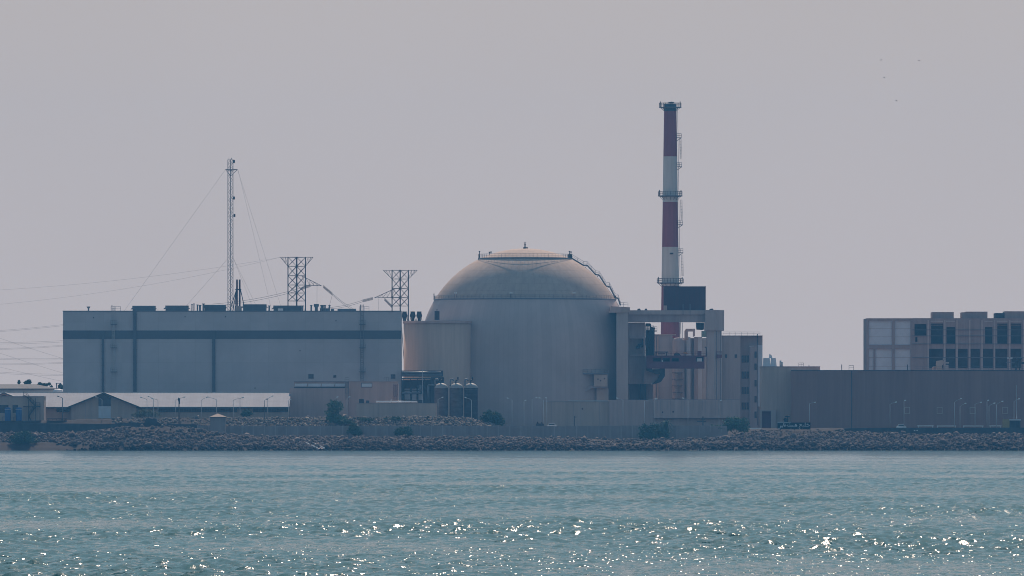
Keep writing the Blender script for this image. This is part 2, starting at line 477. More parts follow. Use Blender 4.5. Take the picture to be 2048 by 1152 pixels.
def smooth_noise(x, y, sx, sy, seed):
    r2 = np.random.default_rng(seed); s = np.zeros_like(x)
    for i in range(9):
        s += np.sin(x*2*math.pi/sx*r2.uniform(0.4, 1.5)*r2.choice([-1, 1]) + y*2*math.pi/sy*r2.uniform(0.4, 1.6) + r2.uniform(0, 6.28))
    return s/3.0
calm = np.clip(0.85 + 0.34*smooth_noise(WX, WY, 60, 150, 5), 0.32, 1.25)    # slicks and gusts
WZ *= calm
water = grid_mesh('water', WX, WY, WZ, M_water)
tag(water, kind='structure')
sea = MB()
sea._add([(-900,-1640,-0.8),(900,-1640,-0.8),(900,1306,-0.8),(-900,1306,-0.8)], [(0,1,2,3)])
tag(sea.build('water', M_water), kind='structure')

# ------------------------------------------------------------------ stones
def ico():
    t = (1+5**.5)/2
    v = np.array([(-1,t,0),(1,t,0),(-1,-t,0),(1,-t,0),(0,-1,t),(0,1,t),(0,-1,-t),(0,1,-t),(t,0,-1),(t,0,1),(-t,0,-1),(-t,0,1)], float)
    v /= np.linalg.norm(v[0])
    f = np.array([(0,11,5),(0,5,1),(0,1,7),(0,7,10),(0,10,11),(1,5,9),(5,11,4),(11,10,2),(10,7,6),(7,1,8),(3,9,4),(3,4,2),(3,2,6),(3,6,8),(3,8,9),(4,9,5),(2,4,11),(6,2,10),(8,6,7),(9,8,1)])
    return v, f
def rocks(name, pos, rad, m):
    v0, f0 = ico(); n = len(pos)
    V = v0[None]*(1 + rng.uniform(-0.28, 0.28, (n, 12, 1)))
    V = V*rng.uniform(0.65, 1.35, (n, 1, 3))
    a = rng.uniform(0, 6.28, (n, 3))
    def rot(V, i, j, t):
        c, s_ = np.cos(t)[:, None], np.sin(t)[:, None]
        A, B = V[:, :, i].copy(), V[:, :, j].copy()
        V[:, :, i] = c*A - s_*B; V[:, :, j] = s_*A + c*B
    rot(V, 0, 1, a[:, 0]); rot(V, 0, 2, a[:, 1]); rot(V, 1, 2, a[:, 2])
    V = V*rad[:, None, None] + pos[:, None, :]
    Fc = (f0[None] + 12*np.arange(n)[:, None, None]).reshape(-1, 3).astype(np.int32)
    me = bpy.data.meshes.new(name)
    me.vertices.add(n*12); me.vertices.foreach_set('co', V.reshape(-1).astype(np.float32))
    me.loops.add(Fc.size); me.loops.foreach_set('vertex_index', Fc.ravel())
    me.polygons.add(len(Fc)); me.polygons.foreach_set('loop_start', np.arange(0, Fc.size, 3, dtype=np.int32))
    me.update(calc_edges=True); me.materials.append(m)
    o = bpy.data.objects.new(name, me); C.objects.link(o)
    return o
n = 20000
rx = rng.uniform(-195, 195, n); ry = rng.uniform(1299.6, 1319.5, n)
rpx = 1024 + rx/sc(1310)
tt = (ry-1300)/18
keep = np.ones(n, bool)
keep &= ~((rpx < 150 + 40*np.sin(ry)) & (tt < 0.40))
keep &= ~((rpx > 1165) & (rpx < 1440) & (tt > 0.46 + 0.1*np.sin(rx*0.3)) & (rng.random(n) < 0.62))
keep &= ~((rpx > 260) & (rpx < 420) & (tt > 0.72) & (rng.random(n) < 0.8))
keep &= ~((rpx > 1570) & (rpx < 1720) & (tt > 0.9) & (rng.random(n) < 0.8))
rx, ry = rx[keep], ry[keep]
rr = np.exp(rng.normal(math.log(0.31), 0.40, len(rx)))
rr[(1024+rx/sc(1310) > 1540) & (1024+rx/sc(1310) < 1636) & (ry > 1311)] *= 0.5
pos = np.stack([rx, ry, ground_h(rx, ry) + 0.1*rr], -1)
tag(rocks('boulders', pos, rr, M_rock), 'grey brown riprap boulders piled along the waterline below the wall', 'boulders', kind='stuff')
n = 5200
rx = rng.uniform(X(225, 1340), X(1000, 1340), n); ry = rng.uniform(1334.5, 1348.5, n)
rpx = 1024 + rx/sc(1340)
keep = ~((rpx < 420) & (rng.random(n) < 0.55))
rx, ry = rx[keep], ry[keep]
rr = np.exp(rng.normal(math.log(0.27), 0.35, len(rx)))
pos = np.stack([rx, ry, ground_h(rx, ry) + 0.1*rr], -1)
tag(rocks('rubble', pos, rr, M_rubble), 'pale rubble stones on the bank behind the boundary wall', 'rubble', kind='stuff')
#PART2

# ------------------------------------------------------------------ turbine hall
Yh = 1440.0
roof_z = Z(623, Yh)
hall = empty('turbine_hall', (X(464,Yh), Yh, 8.0), 'huge blue grey clad hall with a darker horizontal band and vents along its flat roof', 'power plant hall')
xe = X(680,Yh); MB().plan([(X(126,Yh),Yh),(X(802,Yh),Yh),(X(802,Yh),Yh+10.5),(xe,Yh+10.5),(xe,Yh+30),(X(126,Yh),Yh+30)], 6, roof_z).build('wall', M_hall, hall)
MB().box(X(802,Yh)+.003, X(802,Yh)+.15, Yh+.6, Yh+10.3, 6, roof_z-.15).build('end_cladding', M_hall, hall)
b = MB().pb(125.6,802.4,661,678,Yh-0.12,0.5); b.box(X(125.6,Yh),X(126,Yh)-0.002,Yh+0.4,Yh+29,Z(678,Yh),Z(661,Yh)); b.build('cladding_band', M_band, hall)
b = MB().box(X(125.4,Yh), X(802.6,Yh), Yh-0.15, Yh+0.5, roof_z-0.1, roof_z+0.25).box(X(125.4,Yh), X(126.4,Yh), Yh+0.5, Yh+30, roof_z-0.1, roof_z+0.25).box(X(801.6,Yh), X(802.6,Yh), Yh+0.5, Yh+10.6, roof_z-0.1, roof_z+0.25)
b.build('roof_edge', M_steel, hall)
for p0, p1, top, bot in ((203.5,208,664,800),(266.5,273,619,800),(424.5,430.5,661,800)):
    b = MB().pb(p0,p1,top,bot,Yh-0.6,0.6)
    for q in range(int(top)+10, int(bot), 14): b.pb(p0-0.5,p1+0.5,q,q+1.2,Yh-0.68,0.12)
    b.build('vertical_duct', M_band, hall)
for px, top, bot, pale in ((227,617,800,True),(724,614,770,False)):
    lad = MB().ladder(X(px,Yh), Yh-0.35, Z(bot,Yh), Z(top,Yh)+0.8, 0.75, True, 0.06).build('ladder', M_lamp if pale else M_steel, hall)
    for q in (648, 695, 743):
        MB().pb(px-6,px+7,q,q+1.5,Yh-1.3,1.2).rail([P(px-6,q,Yh-1.25),P(px+7,q,Yh-1.25)],1.1,0.6).build('ladder_platform', M_steel, hall)
    b = MB(); b.rail([P(px-5,623,Yh+0.3),P(px+14,623,Yh+0.3),P(px+14,623,Yh+3)],1.5,1.0,0.06); b.tube(P(px-3,623,Yh+.3),P(px-3,610,Yh+.3),0.12); b.build('roof_railing', M_steel, hall)
Yr = Yh+6
def rz(): return roof_z-0.05
b = MB(); b.tube((X(177,Yr),Yr,rz()),P(177,616,Yr),0.22,n=8); b.tube(P(177,617,Yr),P(177,613,Yr),0.3,0.62,n=10); b.build('roof_vent', M_roofgear, hall)
def ventilator(p0, p1, top, fl):
    b = MB(); B = 626
    b.fp([(p0+1,B),(p0+1,top+6),(p0-fl,top+7),(p0+0.6,top+3.5),(p0+0.6,top),(p1-0.6,top),(p1-0.6,top+3.5),(p1+fl,top+7),(p1-1,top+6),(p1-1,B)], Yr, 7)
    v = b.build('roof_ventilator', M_roofgear, hall)
    b = MB()
    for q in np.arange(top+2, 620, 2.4): b.pb(p0+2,p1-2,q,q+0.7,Yr-0.1,0.1)
    b.build('louvre', M_band, v)
    return v
ventilator(264,311,611.5,3); ventilator(330,377,611,3.5); ventilator(408,452,609.5,2); ventilator(485,533,608.5,3); ventilator(546,603,611,3)
for px, top, r in ((384,608,.16),(388,607,.16),(395,609,.22),(400,610,.3),(407,607,.3),(538.5,611,.25),(605,611,.3),(622.5,610,.25),(643,610,.3),(646,610,.25),(650,610,.25),(659,610,.25)):
    MB().tube((X(px,Yr),Yr-1,rz()),P(px,top,Yr-1),r,n=8).tube(P(px,top+1.5,Yr-1),P(px,top,Yr-1),r*1.5,n=8).build('vent_pipe', M_roofgear, hall)
b = MB(); b.fp([(629.5,626),(629.5,615),(627.5,612.5),(627.5,608),(637.5,608),(637.5,612.5),(635.5,615),(635.5,626)],Yr-1,1.6); b.build('fan_housing', M_roofgear, hall)
b = MB(); b.pb(640,660,616.5,627,Yr,3); b.build('pipe_plinth', M_roofgear, hall)
b = MB(); b.pb(662,668,617,627,Yr,2); b.build('roof_hatch', M_roofgear, hall)
b = MB(); b.pb(675,712,617.5,627,Yr,4); b.build('low_ventilator', M_roofgear, hall)
b = MB(); b.box(X(556,Yr-2),X(566,Yr-2),Yr-3,Yr-1,rz(),Z(617,Yr-2)); b.build('white_roof_unit', M_white, hall)
for a0, a1, c0, c1 in ((617,627,748.5,757),(667,672,750.5,755),(782,790,749,757)):
    f = MB().holes(a0-0.7,a1+0.7,c0-0.7,c1+0.7,[(a0+.3,a1-.3,c0+.3,c1-.3)],Yh-0.1,0.1).build('window', M_steel, hall)
    b = MB().pb(a0+.3,a1-.3,c0+.3,c1-.3,Yh-0.03,0.03)
    b.build('pane', M_glass, f)
for px, py in ((187,634),(370,632),(451,632),(510,775),(600,700),(672,640)):
    MB().pb(px-.8,px+.8,py,py+2.5,Yh-0.4,0.4).build('wall_lamp', M_dark, hall)

# ------------------------------------------------------------------ guyed mast and tripod stacks (standing on and behind the hall)
Ym = 1492.0
mast = empty('radio_mast', (X(461,Ym), Ym, 7.0), 'tall thin guyed lattice radio mast rising above the hall roof', 'mast')
b = MB(); w = 5.2*sc(Ym); zt, zb = Z(319,Ym), 6.5
cs = [(X(461,Ym)-w, Ym-w*0.6), (X(461,Ym)+w, Ym-w*0.6), (X(461,Ym), Ym+w)]
for c in cs: b.tube((c[0],c[1],zb),(c[0],c[1],zt),0.10,n=5)
nb = 66
for i in range(nb):
    z0, z1 = zb+(zt-zb)*i/nb, zb+(zt-zb)*(i+1)/nb
    for j in range(3):
        p, q = cs[j], cs[(j+1) % 3]
        if i % 2: p, q = q, p
        b.tube((p[0],p[1],z0),(q[0],q[1],z1),0.05,n=4); b.tube((p[0],p[1],z1),(q[0],q[1],z1),0.04,n=4)
b.build('lattice_shaft', M_steel, mast)
b = MB()
tips = [P(451,339,Ym), P(475,339,Ym), Vector((X(462,Ym), Ym+2, Z(339,Ym)))]
for t_ in tips:
    b.tube((X(461,Ym),Ym,Z(341,Ym)),t_,0.1); b.tube((X(461,Ym),Ym,Z(352,Ym)),t_,0.08)
b.tube(tips[0],tips[1],0.09)
b.build('guy_bracket', M_dark, mast)
for px, py in ((468,322),(469,430),(468,395)):
    b = MB(); b.tube(P(463,py+2,Ym),P(px,py+2,Ym),0.07); b.box(X(px,Ym)-.28,X(px,Ym)+.28,Ym-.3,Ym+.3,Z(py+4,Ym),Z(py-2,Ym)); b.build('antenna', M_dark, mast)
MB().tube(P(463,319,Ym),P(463,315.5,Ym),0.08).build('lightning_rod', M_dark, mast); MB().tube(P(458,319,Ym),P(458,315.5,Ym),0.05).build('lightning_rod', M_dark, mast)
for (a0, a1), (c0, c1), dy_ in (((451,339),(258,612),-8),((475,339),(560,612),12),((476,339),(541,612),2),((456,517),(374,612),-6),((467,517),(512,612),4),((467,517),(503,612),10)):
    a_ = P(a0,a1,Ym); q = P(c0,c1,Ym)+Vector((0,dy_,0)); q = a_ + (q-a_)*((a_.z-6.5)/(a_.z-q.z))
    MB().tube(P(a0,a1,Ym), q, 0.026, n=4).build('guy_wire', M_wire, mast)
tw = empty('twin_stack', (X(477,Yh+10), Yh+10, roof_z), 'pair of slim black exhaust pipes braced by a tripod frame on the hall roof', 'exhaust stack')
Yt = Yh+10
for px in (474,479.5): MB().tube((X(px,Yt),Yt,roof_z-0.05),P(px,559,Yt),0.27,n=8).build('exhaust_pipe', M_black, tw)
b = MB(); b.pb(470.5,482.5,578,580,Yt-0.6,1.2); b.build('brace_collar', M_dark, tw)
for q, yy in (((459,620),-1.5),((465,620),2),((470,620),-2.5),((491,620),-1)):
    b = MB(); s_ = 473 if q[0] < 477 else 481
    b.tube(P(s_,579,Yt),(X(q[0],Yt),Yt+yy,roof_z-0.05),0.13); b.build('brace_leg', M_dark, tw)
b = MB(); b.pb(470,483,612,626,Yt-1,2); b.build('plinth', M_conc, tw)

# ------------------------------------------------------------------ lattice line towers behind the hall
def line_tower(cx, hw, top, crown, levels, base, arm, tip, label):
    Y = 1560.0
    root = empty('line_tower', (X(cx,Y), Y, 7.0), label, 'pylon', 'lattice line towers behind the hall')
    S = sc(Y); w = hw*S; x0 = X(cx,Y)
    cor = [(x0-w,Y),(x0,Y-w),(x0+w,Y),(x0,Y+w)]
    b = MB()
    for c in cor: b.tube((c[0],c[1],6.5),(c[0],c[1],Z(top,Y)),0.17,n=5)
    lev = [Z(v,Y) for v in levels] + [6.5]
    for z0, z1 in zip(lev, lev[1:]):
        for j in range(4):
            p, q = cor[j], cor[(j+1) % 4]
            b.tube((p[0],p[1],z0),(q[0],q[1],z1),0.10,n=4); b.tube((q[0],q[1],z0),(p[0],p[1],z1),0.10,n=4)
            b.tube((p[0],p[1],z0),(q[0],q[1],z0),0.10,n=4)
    b.build('lattice_body', M_dark, root)
    b = MB(); zt, zc = Z(top,Y), lev[0]; W = crown*S
    ends = [(x0-W,Y),(x0+W,Y),(x0,Y-W*0.5),(x0,Y+W*0.5)]
    for e, c in zip(ends, (cor[0],cor[2],cor[1],cor[3])):
        E = Vector((e[0],e[1],zt)); A = Vector((c[0],c[1],zc)); B = Vector((c[0],c[1],zt))
        b.tube(A,E,0.10,n=4); b.tube(B,E,0.10,n=4)
        for t_ in (0.35,0.7):
            p = A.lerp(E,t_); q = B.lerp(E,t_); b.tube(p,q,0.06,n=4); b.tube(A.lerp(E,t_-0.35),q,0.06,n=4)
    for j in range(4):
        p, q = cor[j], cor[(j+1) % 4]
        b.tube((p[0],p[1],zt),(q[0],q[1],zt),0.1,n=4); b.tube((p[0],p[1],zc),(q[0],q[1],zt),0.08,n=4); b.tube((q[0],q[1],zc),(p[0],p[1],zt),0.08,n=4)
    b.build('crossarm', M_dark, root)
    b = MB(); T = P(tip[0],tip[1],Y); sgn = 1 if tip[0] > cx else -1
    for zz in (Z(arm[0],Y), Z(arm[1],Y)):
        for yy in (-w*0.5, w*0.5):
            A = Vector((x0+sgn*w*0.6,Y+yy,zz)); b.tube(A,T,0.10,n=4)
    for t_ in (0.2,0.4,0.6,0.8):
        a = Vector((x0+sgn*w*0.6,Y,Z(arm[0],Y))).lerp(T,t_); c = Vector((x0+sgn*w*0.6,Y,Z(arm[1],Y))).lerp(T,t_)
        b.tube(a,c,0.07,n=4); b.tube(c,Vector((x0+sgn*w*0.6,Y,Z(arm[0],Y))).lerp(T,max(0,t_-0.2)),0.06,n=4)
    b.build('side_arm', M_dark, root)
    return root, Y
pyA, Yp = line_tower(593.5,17.5,514.5,32.5,(532.5,551.5,570,586,602),640,(552,570),(643,571.5),'lattice line tower nearer the mast, its side arm pointing right')
pyB, _ = line_tower(800.5,16.3,540.5,34,(558,577,595,612),640,(577,595),(749,595.5),'lattice line tower nearer the dome, its side arm pointing left')
def insulator(root, a, c):
    b = MB(); A, B = P(*a,Yp), P(*c,Yp)
    for o_ in (-0.22, 0.22):
        k = 16
        for i in range(k):
            p = A.lerp(B,i/k)+Vector((0,0,o_)); q = A.lerp(B,(i+0.6)/k)+Vector((0,0,o_)); b.tube(p,q,0.24,n=6)
    b.build('insulator_string', M_dark, root)
insulator(pyA,(646.5,573),(665,588.5)); insulator(pyA,(621,571),(601,578)); insulator(pyB,(745.5,597),(724.7,602)); insulator(pyB,(769,598.5),(784.5,614))
def cable(a, c, sag, label, Y=1560.0, r=0.05, pair=0):
    A, B = P(*a,Y), P(*c,Y)
    strands = []
    for o_ in ([0] if not pair else [-pair/2, pair/2]):
        pts = []
        for i in range(13):
            t_ = i/12; p = A.lerp(B,t_); p.z += o_ - 4*sag*t_*(1-t_); pts.append(p)
        strands.append(MB().path(pts, r, 4))
    if not pair: return strands[0].thing('power_cable', M_wire, label, 'cable', 'overhead power cables')
    root = empty('power_cable', (A+B)/2, label, 'cable', 'overhead power cables')
    for q in strands: q.build('conductor', M_wire, root)
    return root
cable((665,588.5),(712,622),0.4,'twin cable dropping from the right arm of the tower beside the mast',pair=0.5,r=0.06)
cable((665,588.5),(655,622),0.2,'short jumper cable hanging almost straight down onto the hall roof',r=0.05)
cable((601,578),(424,610),0.8,'cable pair sloping from the nearer tower down left past the mast',pair=0.6,r=0.06)
cable((724.7,602),(655,617),0.4,'cable running left from the insulators of the tower beside the dome',pair=0.5,r=0.06)
cable((634,571.5),(634,612),0,'thin vertical drop wire under the side arm onto a roof fan housing',r=0.05)
cable((757.5,597),(757.5,625),0,'thin vertical drop wire left of the tower beside the dome',r=0.05)
cable((561,514.5),(-40,582),1.5,'long faint cable falling from the tower top to the left edge of the sky',r=0.022)
cable((561,514.5),(-40,612),2.0,'lower long faint cable below the first one at the left sky edge',r=0.022)
for a0, a1, pr, lab in ((660.5,649,0.35,'topmost heavy cable pair meeting the left end of the hall'),
                        (685,682,0.45,'second cable pair from the top at the hall end, nearly level'),
                        (696.5,690.5,0.3,'third cable pair from the top at the hall end, rising slightly'),
                        (716,718,0.4,'fourth cable pair from the top at the hall end, dead level'),
                        (727,725,0.3,'fifth cable pair from the top at the hall end'),
                        (744,750,0.4,'lowest level cable pair, above the distant pale roof')):
    cable((-60,a0+(a0-a1)*0.45),(136,a1),0.3,lab,r=0.03,pair=pr)
for a0, a1, lab in ((673,720,'steepest thin cable slanting down across the level pairs'),(703,749,'middle thin cable slanting down toward the foot of the hall'),(736,765,'lowest thin cable slanting down just above the distant trees')):
    cable((-60,a0-18),(136,a1),0.3,lab,Y=1590.0,r=0.03)

# ------------------------------------------------------------------ reactor building
Yc = 1490.0; Sc = sc(Yc); cx0 = X(1050,Yc); RR = 211*Sc; zc = Z(708,Yc)
reactor = empty('reactor_building', (cx0,Yc,7.0), 'great domed concrete containment building with walkways and a stair up its right slope', 'reactor building')
a58 = math.acos(111/211.)
prof = [(RR*math.sin(a), zc+RR*math.cos(a)) for a in np.linspace(0.0, a58, 40)]
dm = MB().lathe(cx0,Yc,[(0.001,prof[0][1])]+prof[1:],128).build('dome', M_dome, reactor)
prof = [(RR*math.sin(a), zc+RR*math.cos(a)) for a in np.linspace(a58, math.pi/2, 16)] + [(RR,5.5)]
MB().lathe(cx0,Yc,prof,128).build('cylinder_wall', M_contain, reactor)
def ring(r0, r1, z0, z1, m, name, rail_h, nseg=72, posts=72):
    w = MB().lathe(cx0,Yc,[(r0,z0),(r1,z0),(r1,z1),(r0,z1),(r0,z0)],nseg,False).build(name, m, reactor)
    b = MB(); pts = [(cx0+(r1-0.08)*math.sin(2*math.pi*i/posts), Yc-(r1-0.08)*math.cos(2*math.pi*i/posts), z1) for i in range(posts+1)]
    b.rail(pts, rail_h, 99, 0.045); b.build('railing', M_steel, w)
    return w
rt = 93*Sc
cw = ring(rt-1.9, rt+0.15, Z(519.5,Yc), Z(516,Yc), M_steel, 'crown_walkway', 1.15)
b = MB()
for i in range(36):                                     # outriggers under the crown walkway
    a = 2*math.pi*i/36; s_, c_ = math.sin(a), math.cos(a)
    b.tube((cx0+(rt)*s_,Yc-(rt)*c_,Z(519.3,Yc)),(cx0+(rt-0.9)*s_,Yc-(rt-0.9)*c_,Z(524,Yc)),0.12,n=4)
b.build('bracket', M_steel, cw)
rw = ring(179*Sc-0.5, 182.5*Sc, Z(601,Yc), Z(598.5,Yc), M_steel, 'ring_walkway', 1.0, 120, 120)
b = MB(); b.tube(P(868,600,Yc),P(868,587,Yc),0.14); b.build('post', M_dark, rw)
for px in (911,1022,1148):
    Yf = Yc - math.sqrt(max(0,(181*Sc)**2-((px-1050)*Sc)**2))
    for d_ in (-1.6,1.8):
        b = MB(); b.tube(P(px+d_,597,Yf),P(px+d_,587,Yf),0.07); b.build('floodlight_post', M_steel, rw)
        MB().box(X(px+d_,Yf)-.2,X(px+d_,Yf)+.2,Yf-.3,Yf+.2,Z(587,Yf),Z(584.5,Yf)).build('floodlight', M_lampw, rw)
b = MB(); b.tube((cx0,Yc,zc+RR-0.3),(cx0,Yc,Z(486,Yc)),0.24,0.16,n=6); b.box(cx0-.55,cx0+.9,Yc-.5,Yc+.5,zc+RR-0.2,Z(494.5,Yc))
for q in (484,488): b.box(cx0-.35,cx0+.35,Yc-.3,Yc+.3,Z(q+1,Yc),Z(q,Yc))
b.build('spire', M_dark, reactor)
for px, h_ in ((959,502),(979,503.5),(982,503),(1139,502),(1142,503)):
    b = MB(); b.tube(P(px,516,Yc),P(px,h_,Yc),0.12,n=5); b.box(X(px,Yc)-.25,X(px,Yc)+.25,Yc-.25,Yc+.25,Z(h_+2,Yc),Z(h_,Yc)); b.build('lightning_rod', M_dark, cw)
MB().pb(1136,1144.5,508.5,517.5,Yc-1,2).build('landing_cabin', M_dark, cw)
st = [(1143,516),(1167,530.5),(1174,530.5),(1191,549),(1198,550),(1212,572),(1219,573),(1230,595),(1236,596.5),(1241,611)]
b = MB()
for yy in (-0.5,0.5): b.path([P(p,q,Yc)+Vector((0,yy,0)) for p,q in st], 0.22, 5)
for (p,q),(p2,q2) in zip(st,st[1:]):
    k = max(2,int(math.hypot(p2-p,q2-q)*Sc/0.5))
    for i in range(k):
        c = P(p+(p2-p)*i/k,q+(q2-q)*i/k,Yc); b.box(c.x-.15,c.x+.15,Yc-.5,Yc+.5,c.z-.03,c.z+.03)
stair = b.build('stairway', M_steel, reactor)
b = MB()
for yy in (-0.55,0.55):
    for (p,q),(p2,q2) in zip(st,st[1:]): b.rail([P(p,q,Yc)+Vector((0,yy,0)),P(p2,q2,Yc)+Vector((0,yy,0))],1.2,1.7,0.05)
b.build('railing', M_steel, stair)
b = MB()
for p, q in st[1:9]:
    t_ = P(p,q,Yc); dvec = (t_-Vector((cx0,Yc,zc))).normalized()
    b.tube(t_, Vector((cx0,Yc,zc))+dvec*(RR-0.1), 0.1, n=4)
b.build('bracket', M_dark, stair)
# hatch box on the front of the containment
Yx = Yc - math.sqrt(RR**2-(140*Sc)**2) - 3.0
hx = empty('equipment_lock', (X(1191,Yx),Yx,7.0), 'small railed concrete lock hung on the lower front of the containment', 'equipment lock')
MB().pb(1188,1215,749,773,Yx,8).build('chamber', M_beige, hx)
b = MB(); b.pb(1166,1217,746.5,748.8,Yx-0.3,6); b.rail([P(1166,746.5,Yx-.2),P(1217,746.5,Yx-.2)],1.2,1.2,0.06); b.build('platform', M_steel, hx)
b = MB(); b.fp([(1163,782),(1180,771),(1215,772),(1215,776),(1184,776),(1166,787)],Yx+0.5,2); b.build('support_bracket', M_concdk, hx)
b = MB(); b.fp([(1168,749),(1187,749),(1187,769),(1168,778)],Yx+4,3); b.build('side_wall', M_conc, hx)
for px, py in ((1195,757),(1200,760),(1208,756)): MB().pb(px,px+2,py,py+2.5,Yx-0.12,0.12).build('fitting', M_dark, hx)
MB().pb(1193,1217,776.3,801,Yx+2,6).build('pier', M_beige, hx)

# annex between hall and dome
Ya = 1463.0; ra = 10.35; xa = -23.0
an = empty('annex_building', (xa,Ya,7.0), 'half round beige annex squeezed between the long hall and the dome', 'building')
MB().lathe(xa,Ya,[(ra,5.5),(ra,Z(646.5,Ya-ra)),(0.01,Z(646.5,Ya-ra))],64).build('wall', M_annex, an)
MB().lathe(xa,Ya,[(ra-1,Z(646.4,Ya-ra)),(ra+0.25,Z(646.4,Ya-ra)),(ra+0.25,Z(641.5,Ya-ra)),(0.01,Z(641.2,Ya-ra))],64,False).build('roof_cap', M_pinkbeige, an)
zr = Z(641.2,Ya-ra)
fan = None
for px, nm in ((809,'barrel roof fan on the annex hugging the hall wall'),(825.5,'middle barrel roof fan on the annex top'),(838.5,'barrel roof fan on the annex standing nearest the dome')):
    Yb = Ya-3
    if fan is None:
        fan = empty('roof_fan', (X(px,Yb),Yb,zr), nm, 'roof fan', 'barrel fans on the annex roof')
        x = X(px,Yb)
        MB().lathe(x,Yb,[(0.62,zr+1.0),(0.80,zr+1.1),(0.92,zr+1.6),(0.66,zr+2.5),(0.72,zr+2.85),(0.68,zr+2.9),(0.01,zr+2.8)],20).build('barrel', M_dark, fan)
        for a in range(4):
            q = a*math.pi/2+0.5
            b = MB(); b.tube((x+1.0*math.cos(q),Yb+1.0*math.sin(q),zr),(x+0.62*math.cos(q),Yb+0.62*math.sin(q),zr+1.3),0.09); b.build('leg', M_dark, fan)
        MB().lathe(x,Yb,[(0.5,zr+0.0),(0.5,zr+1.05)],16).build('neck', M_dark, fan)
    else:
        copy_thing(fan,(X(px,Yb),Yb,zr),nm)
b = MB(); b.pb(869,879,622,640,Ya-5,2); b.tube(P(874,640,Ya-5),P(874,618,Ya-5),0.12); b.build('roof_hatch', M_dark, an)

# ------------------------------------------------------------------ vent stack
Ys = 1545.0; Ss = sc(Ys); sx = X(1340.5,Ys)
stack = empty('vent_stack', (sx,Ys,7.0), 'tall red and white banded chimney with ringed platforms', 'chimney')
def srad(py): return (12.3 + (py-208)*(19.0-12.3)/(672-208))*Ss
bands = [(860,572,1),(572,494,0),(494,404,1),(404,313,0),(313,222,1),(222,208,2)]
b = MB()
for q0, q1, mi in bands:
    b.mi = mi; b.lathe(sx,Ys,[(srad(q0),Z(q0,Ys)),(srad(q1),Z(q1,Ys))],48)
b.mi = 2; b.lathe(sx,Ys,[(srad(208),Z(208,Ys)),(srad(208)-.4,Z(208,Ys)),(srad(208)-.45,Z(216,Ys))],48)
b.build('shaft', [M_stackw, M_red, M_cap], stack)
for q, r_, th in ((214,22.5,3),(391,24.5,3.5),(565,27,3)):
    pl = MB().lathe(sx,Ys,[(srad(q)-.05,Z(q+th,Ys)),(r_*Ss,Z(q+th*0.5,Ys)),(r_*Ss,Z(q,Ys)),(srad(q)-.05,Z(q,Ys))],48,False).build('platform', M_steel, stack)
    b = MB(); k = 28; pts = [(sx+(r_*Ss-.1)*math.sin(2*math.pi*i/k),Ys-(r_*Ss-.1)*math.cos(2*math.pi*i/k),Z(q,Ys)) for i in range(k+1)]
    b.rail(pts,1.25,99,0.06)
    for i in range(0,k,2): b.tube(pts[i],(sx+srad(q)*math.sin(2*math.pi*i/k),Ys-srad(q)*math.cos(2*math.pi*i/k),Z(q+th+5,Ys)),0.07,n=4)
    b.build('railing', M_dark, pl)
    for i in (5,9,19,23): 
        p = Vector(pts[i]); MB().tube(p,p+Vector((0,0,1.7)),0.12,n=5).build('beacon_post', M_dark, pl)
b = MB(); b.tube((sx+0.3,Ys,Z(214,Ys)),(sx+0.3,Ys,Z(203,Ys)),0.12); b.box(sx-.6,sx+1.2,Ys-.3,Ys+.3,Z(207,Ys),Z(204,Ys)); b.build('lightning_rod', M_dark, stack)
b = MB()
for q0, q1 in ((214,565),(572,668)):
    p, q = Vector((sx+srad(q0)+.35,Ys-0.6,Z(q0,Ys))), Vector((sx+srad(q1)+.35,Ys-0.6,Z(q1,Ys)))
    for yy in (0,0.7): b.tube(p+Vector((0,yy,0)),q+Vector((0,yy,0)),0.07,n=4)
    for i in range(int((p-q).length/0.7)): c = p.lerp(q,i*0.7/(p-q).length); b.tube(c,c+Vector((0,.7,0)),0.04,n=4)
b.build('ladder', M_dark, stack)
for q0, q1 in ((276,318),(400,440),(510,552)):
    b = MB(); xx = sx+srad(q0)+1.0
    p, q = Vector((xx,Ys,Z(q0,Ys))), Vector((xx+0.2,Ys,Z(q1,Ys)))
    for dx_, yy in ((0,-.35),(0.35,0),(0,.35),(-.2,0)): b.tube(p+Vector((dx_,yy,0)),q+Vector((dx_,yy,0)),0.05,n=4)
    for i in range(int((p-q).length/1.0)):
        c = p.lerp(q,i/((p-q).length)); b.path([c+Vector((-.2,-.3,0)),c+Vector((.35,-.1,0)),c+Vector((.35,.3,0)),c+Vector((-.2,.3,0))],0.05,4)
    b.build('ladder_cage', M_dark, stack)
for q in (275,333,449,505):
    b = MB(); x = sx+srad(q)-.05; b.box(x,x+1.5,Ys-.8,Ys+.8,Z(q+1.2,Ys),Z(q,Ys)); b.rail([(x,Ys-.75,Z(q,Ys)),(x+1.45,Ys-.75,Z(q,Ys)),(x+1.45,Ys+.75,Z(q,Ys)),(x,Ys+.75,Z(q,Ys))],1.2,0.7,0.06); b.tube((x+1.4,Ys,Z(q+1,Ys)),(x,Ys,Z(q+7,Ys)),0.09); b.build('balcony', M_dark, stack)
b = MB(); b.box(sx-0.2,sx+0.9,Ys-srad(507)-.25,Ys-srad(507)+.3,Z(509,Ys),Z(506,Ys)); b.build('vent_opening', M_dark, stack)

